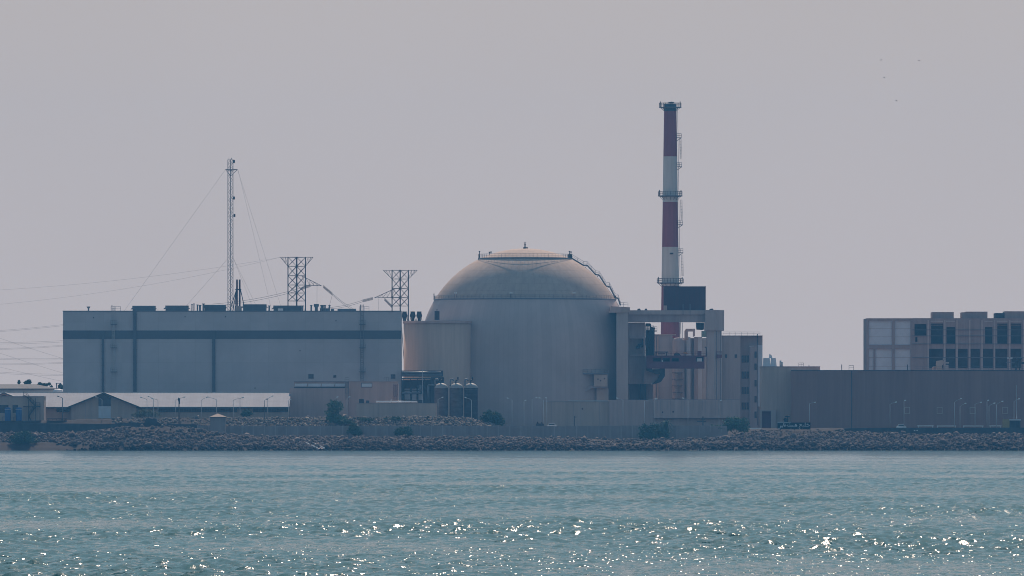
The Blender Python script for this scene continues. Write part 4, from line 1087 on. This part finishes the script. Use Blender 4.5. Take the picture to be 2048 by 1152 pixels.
lo = empty('low_storehouse', (X(792,Yz2),Yz2,8.5), 'low flat beige storehouse on the stony bank carrying a white roof pipe', 'building')
MB().pb(713,872.5,807,845,Yz2,12).build('wall', M_beige, lo)
MB().pb(712.7,872.8,806.2,806.95,Yz2-.15,12.3).build('roof_edge', M_conc, lo)
for px in (810,756): MB().pb(px,px+.7,808,840,Yz2-.06,.058).build('wall_joint', M_concdk, lo)
b = MB(); b.tube(P(752,803.5,Yz2+2),P(834,803.5,Yz2+2),.24,n=10); b.build('roof_pipe', M_lampw, lo)
b = MB()
for px in range(756,836,13): b.pb(px,px+1.2,803,806.3,Yz2+1.8,.4)
b.build('pipe_saddle', M_conc, lo)
b = MB(); b.pb(718,728,798,806.2,Yz2+2,2); b.pb(732,738.5,801,806.2,Yz2+2,2); b.build('roof_unit', M_dark, lo)
b = MB(); b.tube(P(780,806,Yz2+1),P(782,800.5,Yz2+1),.1); b.box(X(781.5,Yz2),X(783.5,Yz2),Yz2+.7,Yz2+1.2,Z(801,Yz2),Z(799,Yz2)); b.build('floodlight', M_lampw, lo)

Yj = 1434.0
pr = empty('pipe_structure', (X(842,Yj),Yj,8.5), 'dark open steel frame full of pipes below the annex', 'pipe frame')
MB().pb(803.5,872,760,860,Yj+9,.5).build('back_panel', M_band, pr)
b = MB()
for px in (805,820.5,834,848,860,872,886): b.pb(px,px+1.6,757,860,Yj,.6); 
b.pb(803.5,888,756,758,Yj-.2,8); b.pb(803.5,862,780,781.5,Yj,.5); b.build('frame', M_walldk, pr)
b = MB(); b.pb(803.5,886,741,753,Yj+2,6); b.build('duct', M_band, pr)
b = MB(); b.tube(P(804,745,Yj+1),P(882,745,Yj+1),.35,n=8); b.tube(P(804,750.5,Yj+1),P(884,750.5,Yj+1),.28,n=8); b.path([P(804,786,Yj-.6),P(838,786,Yj-.6),P(841,784,Yj-.6),P(841,770,Yj-.6)],.4,8); b.path([P(856,800,Yj-.4),P(856,770,Yj-.4),P(868,770,Yj-.4)],.3,8)
b.build('pipe_run', M_steel, pr)
MB().tube(P(845,833,Yj-.9),P(845,739,Yj-.9),.1).build('pole', M_lamp, pr)
for p0, p1, q0, q1 in ((809,820,777,785),(824,833,777,785),(836,841,777,784),(809,820,788,799),(824,833,788,800),(837,846,788,800)):
    MB().pb(p0,p1,q0,q1,Yj+8.8,.18).build('pale_panel', M_white, pr)
b = MB(); b.rail([P(804,756,Yj-.1),P(862,756,Yj-.1)],1.2,1.6,.05); b.build('railing', M_steel, pr)
MB().pb(862,888,754,768,Yj+1,5).build('valve_box', M_band, pr)

Yi = 1382.0
for px, m_, lab in ((882.5,M_tank,'left of three rusty steel silos, partly behind a street lamp'),(912.8,M_tank,'middle silo of the three with bright rounded top'),(942,M_tank2,'right silo of the three standing nearest the dome')):
    x = X(px,Yi); r_ = 13.6*sc(Yi); t_ = empty('storage_silo', (x,Yi,8.8), lab, 'silo', 'three steel silos before the dome')
    MB().lathe(x,Yi,[(r_,8.5),(r_,Z(776,Yi))],32).build('shell', m_, t_)
    MB().lathe(x,Yi,[(r_*math.cos(k),Z(776,Yi)+9.8*sc(Yi)*math.sin(k)) for k in np.linspace(0,math.pi/2-.01,9)],32).build('domed_top', M_tanktop, t_)
    b = MB()
    for q in (779,790,802,814,826): b.lathe(x,Yi,[(r_,Z(q+.5,Yi)),(r_+.07,Z(q+.3,Yi)),(r_+.07,Z(q-.3,Yi)),(r_,Z(q-.5,Yi))],32,False)
    b.build('stiffening_ring', M_tank, t_)
    b = MB(); b.path([P(px-12,772,Yi-.4),P(px-12,759.5,Yi-.4),P(px-10,758,Yi-.4),P(px-7,758,Yi-.4),P(px-6,762,Yi-.4)],.22,8); b.build('gooseneck_pipe', M_steel, t_)
    b = MB(); b.path([P(px-1,767,Yi),P(px-1,760.5,Yi),P(px+3,759.5,Yi),P(px+3,755,Yi)],.22,8); b.pb(px+1.8,px+4.2,754,758.5,Yi-.3,.6); b.build('top_valve', M_dark, t_)

# ------------------------------------------------------------------ boundary walls
Y1 = 1331.0
bw = empty('boundary_wall', (X(850,Y1),Y1,3), 'long grey precast boundary wall with upright posts above the stones', 'wall')
b = MB(); k = 0; p = 395.0; posts = []
while p < 1452:
    q = min(p+22.3, 1454); t_ = 851.6 + 0.5*math.sin(p*.013) + rng.uniform(-.25,.25); b.pb(p,q-.06,t_,890,Y1+rng.uniform(0,.05),.25); posts.append((p,t_)); p = q
b.build('panel_run', M_wall, bw)
for p, t_ in posts: MB().pb(p-.9,p+.9,t_-.8,890,Y1-.14,.5).build('post', M_concdk, bw)
b = MB(); b.pb(1417,1456,863,890,Y1-2.2,.3); b.thing('low_wall', M_wall, 'short low concrete wall piece in front of the boundary wall end', 'wall')
ld = empty('dark_wall', (X(150,Y1),Y1+.5,3), 'dark plain wall along the shore at the left, below the warehouse', 'wall')
b = MB(); b.fp([(-120,846),(100,846.5),(215,848),(260,845.5),(396,849),(396,890),(-120,890)],Y1+.6,.3); b.build('panel_run', M_walldk, ld)
MB().pb(178,185.5,861.5,864,Y1+.45,.1).build('white_plate', M_lampw, ld)
rd = empty('dark_fence_wall', (X(1880,Y1),Y1,3), 'dark wall along the shore at the right, below the brown hall', 'wall')
b = MB(); b.fp([(1662,862),(1690,856.5),(1760,855.5),(2180,855),(2180,890),(1662,890)],Y1+.6,.3); b.build('panel_run', M_walldk, rd)
MB().pb(1732,1740,858.5,871,Y1+.45,.14).build('gate', M_dark, rd)
for px in (1828,1833): MB().pb(px,px+2.6,860,861.6,Y1+.4,.15).build('white_plate', M_lampw, rd)
for a0, a1, q, lab in ((1835,1867,851.6,'white low kerb rail left of the others before the brown hall'),(1874,1912,851.8,'white low kerb rail right of the second square window'),(1926,1967,851.8,'long white low kerb rail under the third square window'),(1979,2003,851.6,'short white low kerb rail left of the yellow cabin')):
    b = MB(); b.pb(a0,a1,q-.7,q+1.0,1362,.6); b.pb(a0+1,a0+2,q+1.0,q+6,1362.1,.4); b.pb(a1-2,a1-1,q+1,q+6,1362.1,.4)
    b.thing('kerb_rail', M_lampw, lab, 'rail', 'white rails before the brown hall')
cb = empty('guard_cabin', (X(2023,1350),1350,6.5), 'small yellow and grey guard cabin with white roof edge at right', 'cabin')
MB().pb(2006,2019,838.5,862,1350,4).build('yellow_wall', M_yellow, cb)
MB().holes(2019.2,2041,841,862,[(2022,2030,843,849),(2032,2038,843,858)],1350.2,.2).build('grey_wall', M_walldk, cb)
MB().pb(2019.2,2041,841,862,1350.6,3).build('body', M_dark, cb)
MB().pb(2018.5,2042,838.5,840.9,1349.8,4.4).build('roof', M_white, cb)
MB().tube(P(2033,838,1351),P(2033,770,1351),.1,.05).build('aerial', M_lamp, cb)

pv = empty('beach_kiosk', (X(435.5,1326),1326,4), 'small square kiosk with a sandy pyramid roof in front of the wall', 'kiosk')
Yp2 = 1327.0
x0, x1 = X(418,Yp2), X(453,Yp2); MB().box(x0+.3,x1-.3,Yp2+.3,Yp2+3.6,2.5,Z(834,Yp2)).build('wall', M_wall, pv)
b = MB(); zz = Z(834,Yp2); b._add([(x0,Yp2-.1,zz),(x1,Yp2-.1,zz),(x1,Yp2+4,zz),(x0,Yp2+4,zz),((x0+x1)/2,Yp2+1.9,Z(827,Yp2))],[(0,1,4),(1,2,4),(2,3,4),(3,0,4),(3,2,1,0)]); b.build('roof', M_sand, pv)
b = MB(); b.box(x0-.05,x1+.05,Yp2-.15,Yp2-.02,zz-.16,zz+.02); b.build('fascia', M_dark, pv)

rp = empty('boat_ramp', (X(608,1308),1308,1.5), 'concrete slip with two pale rails running down the stones to the water', 'slipway')
def rib(off, w_, r_): 
    A = P(586+off,877.5,1317); B = P(634+off,899.6,1300.5); return A, B
A, B = rib(0,0,0); b = MB(); dv = Vector((1.0,0,0.0)); up = Vector((0,0,.35))
b._add([A+up,A+dv*2.4+up,B+dv*2.4+up,B+up,A-up*2,A+dv*2.4-up*2,B+dv*2.4-up*2,B-up*2],[(0,3,2,1),(4,5,6,7),(0,4,7,3),(1,2,6,5),(0,1,5,4),(3,7,6,2)]); b.build('slab', M_concdk, rp)
for o_ in (.2,2.2): MB().tube(A+dv*o_+Vector((0,0,.5)),B+dv*o_+Vector((0,0,.5)),.16,n=6).build('rail', M_white, rp)
b = MB(); b.pb(583,596,876.5,880,1316,2); b.build('landing', M_conc, rp)

b = MB(); b.fp([(1498,857.5),(1506,855.8),(1522,855.6),(1522,858),(1500,858.8)],1324,1.6); b.thing('white_slab', M_lampw, 'white slab lying on the shore mound left of the dark sign', 'slab')

# cars and machines peeping over the wall
def car(px, py, w_, label, m_, Y=1340.0):
    root = empty('parked_car', (X(px,Y),Y,float(ground_h(X(px,Y),Y))), label, 'car')
    s_ = sc(Y); x = X(px,Y); z = Z(py,Y); L = w_*s_/2
    b = MB(); b.fp([(px-w_*.62,py+10),(px-w_*.62,py+5),(px-w_*.5,py+3.8),(px+w_*.5,py+3.8),(px+w_*.62,py+5.4),(px+w_*.62,py+10)],Y,1.7); b.build('body', m_, root)
    b = MB(); b.fp([(px-w_*.48,py+3.75),(px-w_*.36,py),(px+w_*.26,py),(px+w_*.44,py+3.75)],Y+.12,1.46); b.build('roof', m_, root)
    b = MB(); b.fp([(px-w_*.42,py+3.5),(px-w_*.33,py+.9),(px+w_*.23,py+.9),(px+w_*.38,py+3.5)],Y+.06,.055); b.build('window', M_glass, root)
    for q in (-.38,.38):
        c = P(px+q*w_,py+10,Y); b = MB(); b.tube(c+Vector((0,-.05,0)),c+Vector((0,.2,0)),.34,n=14); b.build('wheel', M_dark, root)
car(1104,846.5,17,'white car showing only its roof above the grey boundary wall',M_lampw)
car(1803,848.5,16,'pale car parked at the foot of the brown hall',M_lampw,1352.0)
mc = empty('dark_machine', (X(1080,1340),1340,5), 'low dark machine peeping over the wall left of the white car', 'machine')
b = MB(); b.fp([(1072,858),(1072,848),(1075,845.5),(1078,847),(1086,846.5),(1088,849),(1088,858)],1340,1.8); b.build('body', M_dark, mc)
b = MB(); b.pb(1074,1076,843.5,846,1340.5,.4); b.pb(1082,1083.4,844,847,1340.5,.4); b.build('exhaust_pipe', M_dark, mc)
dm_ = empty('tarped_pile', (X(303,1336),1336,6), 'dark lumpy tarped pile on the bank below the dry bush', 'pile')
b = MB(); b.fp([(286,847),(290,844.5),(292,837),(298,835.8),(306,836.8),(313,837.2),(315,843),(321,846),(322,848)],1330,2.4); b.build('cover', M_dark, dm_)
px_ = P(431,800,1380)
# bollards/valves seen in front of the low building
ck = empty('valve_stand', (X(1406,1360),1360,6.5), 'small pipe stand with a crossbar in front of the low building', 'stand')
b = MB(); b.tube((X(1406,1360),1360,6.4),P(1406,833,1360),.18); b.tube(P(1394,843,1360),P(1412,843,1360),.12); b.tube(P(1402,838,1360),P(1410,838,1360),.14); b.build('pipe', M_walldk, ck)
b = MB(); b.tube((X(1149,1345),1345,6),P(1149,832,1345),.1); b.tube(P(1149,834,1345),P(1153,834,1345),.09)
b.thing('thin_pole', M_walldk, 'thin dark pole with a short arm before the left end of the low building', 'pole')

# ------------------------------------------------------------------ street lamps
def lamp(px, top, heads, label, Y=1346.0, m_=None, base=None, r=.07):
    m_ = m_ or M_lamp
    z0 = float(ground_h(X(px,Y),Y))-.1
    root = empty('street_lamp', (X(px,Y),Y,z0), label, 'street lamp', 'street lamps along the shore road')
    MB().tube((X(px,Y),Y,z0),P(px,top,Y),r*1.25,r,n=8).build('post', m_, root)
    for hx_, hy_ in heads:
        d_ = 1 if hx_ > px else -1
        MB().path([P(px,top+.6,Y),P(px+(hx_-px)*.35,top+(hy_-top)*.45,Y),P(hx_,hy_,Y)],r*.7,6).build('arm', m_, root)
        b = MB(); b.fp([(hx_-d_*1.2,hy_+.9),(hx_-d_*.8,hy_-1.0),(hx_+d_*2.6,hy_-1.6),(hx_+d_*3.0,hy_-.4),(hx_+d_*2.2,hy_+.5)],Y-.18,.36); b.build('lamp_head', M_lampw if m_ is M_lamp else m_, root)
lamp(125,796,[(117,793)],'street lamp between the utility house and the front gable, head to the left',m_=M_steel,r=.11)
lamp(204,799,[(193,794)],'street lamp before the dark gable window, head to the left')
lamp(294,799,[(283,795)],'street lamp just right of the front gable, with drooping arm to the left')
lamp(307,798,[(298,793.5)],'street lamp second from the front gable, head to the left',Y=1350)
lamp(316,800,[(305,797)],'street lamp at the left end of the long window strip')
lamp(351.5,800,[(368,794.5)],'street lamp behind the dark wooden pole, long arm to the right')
lamp(402.5,800,[(413,795)],'street lamp whose arm reaches right to meet its neighbour above the kiosk')
lamp(433,799,[(417,794.5)],'street lamp whose arm reaches left above the kiosk roof',Y=1350)
lamp(466.5,800,[(485,795.5)],'street lamp right of the kiosk with a long arm to a white head')
lamp(480,798,[(484,795.4)],'street lamp beside the small round bush, short arm',Y=1350)
lamp(529,801,[(533,798.5)],'dark street lamp in front of the right part of the warehouse roof',m_=M_walldk)
lamp(535.5,798,[(544,792.5)],'street lamp just right of the dark one, arm to the right',Y=1350)
lamp(577,801,[(580,799)],'street lamp at the right end of the warehouse',Y=1350)
lamp(669,800,[(674,794.3)],'street lamp standing in front of the leafy tree')
lamp(694,797,[(698,794)],'street lamp right of the leafy tree before the workshop corner')
lamp(876,799,[(884,795)],'street lamp in front of the left silo')
lamp(943,800,[(932,795.5)],'street lamp in front of the right silo, head to the left')
lamp(1024,800,[(1016,796.5)],'street lamp right of the bushes at the foot of the dome',Y=1352)
lamp(1048,803,[(1050,801)],'slim street lamp below the middle of the dome',Y=1354)
lamp(1064,799,[(1072,795.5)],'street lamp left of the low building, head to the right',Y=1352)
lamp(1087,800,[(1080,796)],'street lamp at the left corner of the low building, head to the left')
lamp(1093.5,799,[(1093,796)],'street lamp just inside the left corner of the low building',Y=1350)
lamp(1246,800,[(1235,796.5)],'street lamp before the centre wing of the low building')
lamp(1289,802,[(1310,797.5)],'street lamp with the longest arm, left of the overhang',Y=1350)
lamp(1308,801,[(1312,798)],'street lamp at the left edge of the streaked overhang')
lamp(1376,800,[(1367,796.5)],'street lamp before the streaked overhang, left of the legs')
lamp(1438,803,[(1441,801)],'street lamp below the twin legs of the bridge',Y=1352)
lamp(1619,807,[(1629,805)],'street lamp at the left end of the brown hall, right of the sign')
lamp(1780,808,[(1791,804.5)],'street lamp left of the first square window')
lamp(1808,803,[(1809.5,801)],'slim street lamp touching the first square window',Y=1352)
lamp(1909,804,[(1921,797.5)],'tall street lamp between second and third square windows',Y=1352)
lamp(1920,813,[(1930,807)],'shorter street lamp just left of the third square window',Y=1356)
lamp(1950,808,[(1961,805)],'street lamp overlapping the third square window')
lamp(1974,803,[(1975.5,801)],'slim post lamp right of the third square window',Y=1352)
lamp(1978,812,[(1988,806.5)],'shorter street lamp between third and fourth square windows',Y=1356)
lamp(1993,809,[(2004,803)],'street lamp just left of the fourth square window',Y=1354)
lamp(2028,803,[(2037,798)],'street lamp behind the guard cabin, head to the right',Y=1358)
wp = empty('wooden_pole', (X(358,1340),1340,6), 'dark wooden pole with a drooping lamp before the warehouse roof', 'pole')
b = MB(); b.tube((X(358,1340),1340,5),P(358,799,1340),.2,.15,n=7); b.build('post', M_bark, wp)
b = MB(); b.fp([(355.5,798),(357,795),(360,797),(360,808),(358,809),(357,804)],1339.7,.5); b.build('lamp_head', M_dark, wp)

# ------------------------------------------------------------------ trees and bushes
def foliage(lobes, n, size, seed):
    r = np.random.default_rng(seed); b = MB()
    ws = np.array([l[3]*l[4]*l[5] for l in lobes]); ws = ws/ws.sum()
    for i in range(n):
        c = lobes[r.choice(len(lobes), p=ws)]
        d_ = r.normal(0,1,3); d_ /= np.linalg.norm(d_); rad = r.uniform(.25,1.0)**.45 * (1+.16*math.sin(7*d_[0]+5*d_[2]+seed)) * (1.25 if r.random() < .10 else 1.0)
        o = Vector((c[0]+d_[0]*rad*c[3], c[1]+d_[1]*rad*c[4], c[2]+d_[2]*rad*c[5]))
        u_ = Vector(r.normal(0,1,3)).normalized(); v_ = u_.orthogonal().normalized(); s_ = size*r.uniform(.6,1.4)
        b._add([o-u_*s_, o+v_*s_*.55, o+u_*s_, o-v_*s_*.55], [(0,1,2,3)])
    return b
def plant(name, px, base, lobes, Y, label, cat, n, size, m_, seed, trunk=True):
    z0 = Z(base,Y); root = empty(name, (X(px,Y),Y,z0), label, cat)
    s_ = sc(Y); L = [(X(a,Y), Y+rng.uniform(-.4,.4), Z(q,Y), rx_*s_, max(rx_,rz_)*s_*.8, rz_*s_) for a, q, rx_, rz_ in lobes]
    foliage(L, n, size, seed).build('crown', m_, root)
    if trunk:
        b = MB()
        for l in L[:4]: b.path([(X(px,Y),Y,z0-.4),((X(px,Y)+l[0])/2,(Y+l[1])/2,(z0+l[2])/2-.1),(l[0],l[1],l[2])],.09,5)
        b.build('trunk', M_bark, root)
    return root
plant('leafy_tree',668,850,[(668,812,13,12),(663,826,12,10),(678,814,9,10),(670,838,16,11),(682,842,14,8)],1343,'leafy tree rising in front of the beige workshop','tree',2600,.26,M_leaf2,1)
plant('round_shrub',709,873,[(709,862,14,11),(707,854,9,7),(713,866,11,7)],1329,'dense dark shrub against the boundary wall below the workshop','shrub',1800,.24,M_leaf,2)
plant('round_shrub',807,874,[(807,866,17,9),(800,862,10,7),(815,860,9,8)],1329,'dark shrub against the boundary wall below the storehouse','shrub',1800,.24,M_leaf,3)
plant('spreading_bush',986,850,[(980,833,16,12),(992,836,14,13),(1000,842,11,9),(968,838,9,9)],1350,'spreading dark bush at the right foot of the silos','bush',2400,.27,M_leaf,4)
plant('wide_hedge_bush',1301,881,[(1292,862,15,14),(1310,860,18,14),(1326,868,14,12),(1298,872,22,8)],1327,'wide dense bush against the wall beside the palm','bush',3600,.25,M_leaf,5)
plant('big_shrub',1470,866,[(1462,846,15,12),(1480,849,17,14),(1452,856,16,8),(1490,858,10,9),(1432,856,22,6)],1334,'big green shrub at the right end of the boundary wall','shrub',3800,.26,M_leaf2,6)
plant('shore_bush',44,889,[(44,876,22,11),(32,880,15,9),(60,881,15,8),(50,868,13,7)],1306.5,'sprawling dark bush among the stones at far left','bush',2600,.27,M_leaf,7)
plant('dry_bush',292,836,[(286,826,14,7),(300,827,13,7),(312,829,9,5),(272,830,10,4)],1360,'sparse dry olive bush at the right foot of the gable','bush',1300,.22,M_dry,8)
plant('small_bush',494,834,[(494,826,11,6.5),(489,828,8,5)],1362,'small round bush before the warehouse window strip','bush',900,.22,M_leaf,9)
plant('verge_shrub',690,847,[(690,843,16,5),(705,846,8,3)],1341,'low green shrub on the stony bank beside the leafy tree','shrub',900,.2,M_leaf,10)
plant('bank_scrub',733,842,[(726,839,9,4),(740,840,8,3.5)],1345,'low scrub on the bank below the left end of the storehouse','scrub',600,.18,M_leaf,12)
plant('bank_scrub',786,840,[(776,838,10,3),(792,837,12,4)],1345,'low scrub on the bank below the middle of the storehouse','scrub',600,.18,M_leaf,13)
plant('far_tree',38,770,[(38,765,2.4,4.5)],1540,'tiny dark distant tree standing alone behind the pale shed roof','tree',260,.25,M_leaf,14)
plant('far_tree',55,770,[(52,765,3.5,3.5),(58,764,4.5,5)],1540,'bushy distant tree second from left behind the pale shed roof','tree',420,.28,M_leaf,15)
plant('far_tree',92,774,[(80,768,5,3.5),(90,770,6,3.5),(98,768,4,3),(103,773,3,2.5)],1540,'straggly row like distant tree behind the slope of the shed roof','tree',420,.28,M_leaf,16)
plant('far_tree',122,782,[(121,774,5,6)],1520,'distant dark tree tight against the hall end','tree',420,.28,M_leaf,17)
Ypm = 1328.0
pm = empty('palm_tree', (X(1332,Ypm),Ypm,Z(881,Ypm)), 'short shaggy palm growing at the right side of the wide bush', 'palm')
MB().tube((X(1332,Ypm),Ypm,Z(882,Ypm)),P(1333,844,Ypm),.32,.24,n=8).build('trunk', M_bark, pm)
b = MB(); c0 = P(1333,844,Ypm); rr_ = np.random.default_rng(21)
for i in range(46):
    a = rr_.uniform(0,6.28); el = rr_.uniform(-.5,1.35); L = rr_.uniform(1.7,2.7); dirh = Vector((math.cos(a),math.sin(a),0)); prev = c0.copy()
    for k in range(1,9):
        t_ = k/8; p = c0 + dirh*(L*t_*math.cos(el)*.9+.1) + Vector((0,0,L*t_*math.sin(el) - 1.5*t_*t_)); sd = dirh.cross(Vector((0,0,1)))*(.42*(1-t_*.75)); dn = Vector((0,0,-.18))
        b._add([prev, prev.lerp(p,.5)+sd+dn, p, prev.lerp(p,.5)-sd+dn],[(0,1,2),(0,2,3)]); prev = p
b.build('crown', M_leaf, pm)

# ------------------------------------------------------------------ the dark sign with white Persian lettering
Yg2 = 1321.0
def cp(x, y): return 1540+x/20.48, 820+y/20.48
sg = empty('shore_sign', (X(1587,Yg2),Yg2,Z(858,Yg2)), 'long dark sign with white Persian lettering on the stony mound', 'sign')
MB().pb(1555,1621,845,858.7,Yg2,.35).build('panel', M_sign, sg)
for px in (1560,1588,1615): MB().pb(px,px+1.6,858.7,864,Yg2+.05,.25).build('foot', M_sign, sg)
MB().pb(1554.6,1582,844.1,844.98,Yg2-.05,.45).build('top_edge', M_letter, sg)
words_ = [
  [[(1620,640),(1560,600),(1500,588)],[(1610,645),(1560,668),(1440,664),(1440,512)],[(1440,664),(1370,664),(1360,630)],[(1360,664),(1300,660),(1250,618),(1200,606),(1300,600)],[(1290,632),(1215,660),(1185,715),(1200,765),(1250,790)],[(1255,700),(1262,708)],[(1345,735),(1360,738)],[(1320,738),(1330,740)],[(1545,548),(1552,556)]],
  [[(1115,665),(1090,620),(1045,575),(1048,640),(1100,655)],[(1110,668),(1010,668),(985,640),(975,668),(930,668),(928,635)],[(928,668),(880,668),(878,635)],[(878,668),(840,668),(838,635)],[(838,668),(800,668),(798,640)],[(798,668),(735,665),(700,640),(705,605),(690,655)],[(790,552),(796,560)],[(810,572),(818,578)],[(775,575),(782,582)],[(835,738),(845,742)],[(865,738),(875,742)]],
  [[(640,620),(612,604),(600,640),(640,655),(600,672),(572,664),(556,540)],[(604,556),(612,562)],[(525,640),(518,685),(480,725)],[(500,640),(485,670),(460,668),(455,645)],[(455,668),(435,668),(430,642)],[(430,668),(418,730),(385,776),(345,770),(325,735)]]]
for wd in words_:
    b = MB()
    for sk in wd: b.path([P(*cp(x,y),Yg2-.03) for x, y in sk], .085, 5)
    b.build('lettering', M_letter, sg)
sculpt = empty('sculpture', (X(1573,Yg2+1),Yg2+1,Z(846,Yg2+1)), 'dark bust like sculpture under a mushroom shaped canopy behind the sign', 'sculpture')
b = MB(); b.fp([cp(*q) for q in [(590,560),(590,500),(565,470),(575,440),(535,408),(560,385),(570,345),(610,328),(650,330),(690,350),(705,390),(700,440),(715,520),(740,560)]],Yg2+.7,1.0); b.build('bust', M_sign, sculpt)
b = MB(); b.fp([cp(*q) for q in [(705,560),(745,470),(750,380),(735,320),(715,290),(690,300),(705,360),(712,420),(690,560)]],Yg2+.9,.4); b.build('stem', M_sign, sculpt)
x = X(cp(715,0)[0],Yg2+1.1); b = MB(); b.lathe(x,Yg2+1.1,[(.01,Z(cp(0,218)[1],Yg2)),(.35,Z(cp(0,224)[1],Yg2)),(.62,Z(cp(0,245)[1],Yg2)),(.83,Z(cp(0,282)[1],Yg2)),(.5,Z(cp(0,292)[1],Yg2)),(.01,Z(cp(0,300)[1],Yg2))],24); b.build('canopy', M_sign, sculpt)

# ------------------------------------------------------------------ birds
def bird(px, py, tilt, label, Y=900.0):
    c = P(px,py,Y); b = MB(); ax = Vector((math.cos(tilt),.3,math.sin(tilt))).normalized()
    for a0, a1, r0_, r1_ in ((-.16,-.05,.015,.05),(-.05,.08,.05,.055),(.08,.18,.055,.02)): b.tube(c+ax*a0,c+ax*a1,r0_,r1_,n=8)
    n_ = Vector((-math.sin(tilt),0,math.cos(tilt)))
    for s_ in (-1,1):
        w_ = Vector((0,1,0))*s_*.25 + n_*.16
        b._add([c+ax*.08,c-ax*.08,c+w_-ax*.1,c+w_+ax*.01,c+w_*1.7-ax*.14],[(0,1,2,3),(3,2,4)])
    return b.thing('bird', M_bird, label, 'bird', 'birds in the sky')
bird(1762.5,120,1.3,'tiny bird at the upper left of the four in the sky')
bird(1838.5,121,.9,'tiny bird farthest right in the sky')
bird(1768.8,155,.9,'tiny bird second lowest, below the upper left bird')
bird(1792.8,201.3,.7,'tiny lowest bird in the sky')

# ------------------------------------------------------------------ the hazy sea air
hz = MB().box(-960,960,-1700,2110,-4.5,130)
hm = bpy.data.materials.new('hazy_air'); hm.use_nodes = True
n_, l_ = hm.node_tree.nodes, hm.node_tree.links
n_.clear()
o_ = n_.new('ShaderNodeOutputMaterial'); v_ = n_.new('ShaderNodeVolumePrincipled')
v_.inputs['Color'].default_value = (0.10, 0.42, 0.90, 1)
v_.inputs['Density'].default_value = 0.000065
v_.inputs['Anisotropy'].default_value = 0.25
l_.new(v_.outputs['Volume'], o_.inputs['Volume'])
haze = hz.build('haze', hm)
tag(haze, 'pale blue sea haze over the whole scene', 'haze', None, 'stuff')
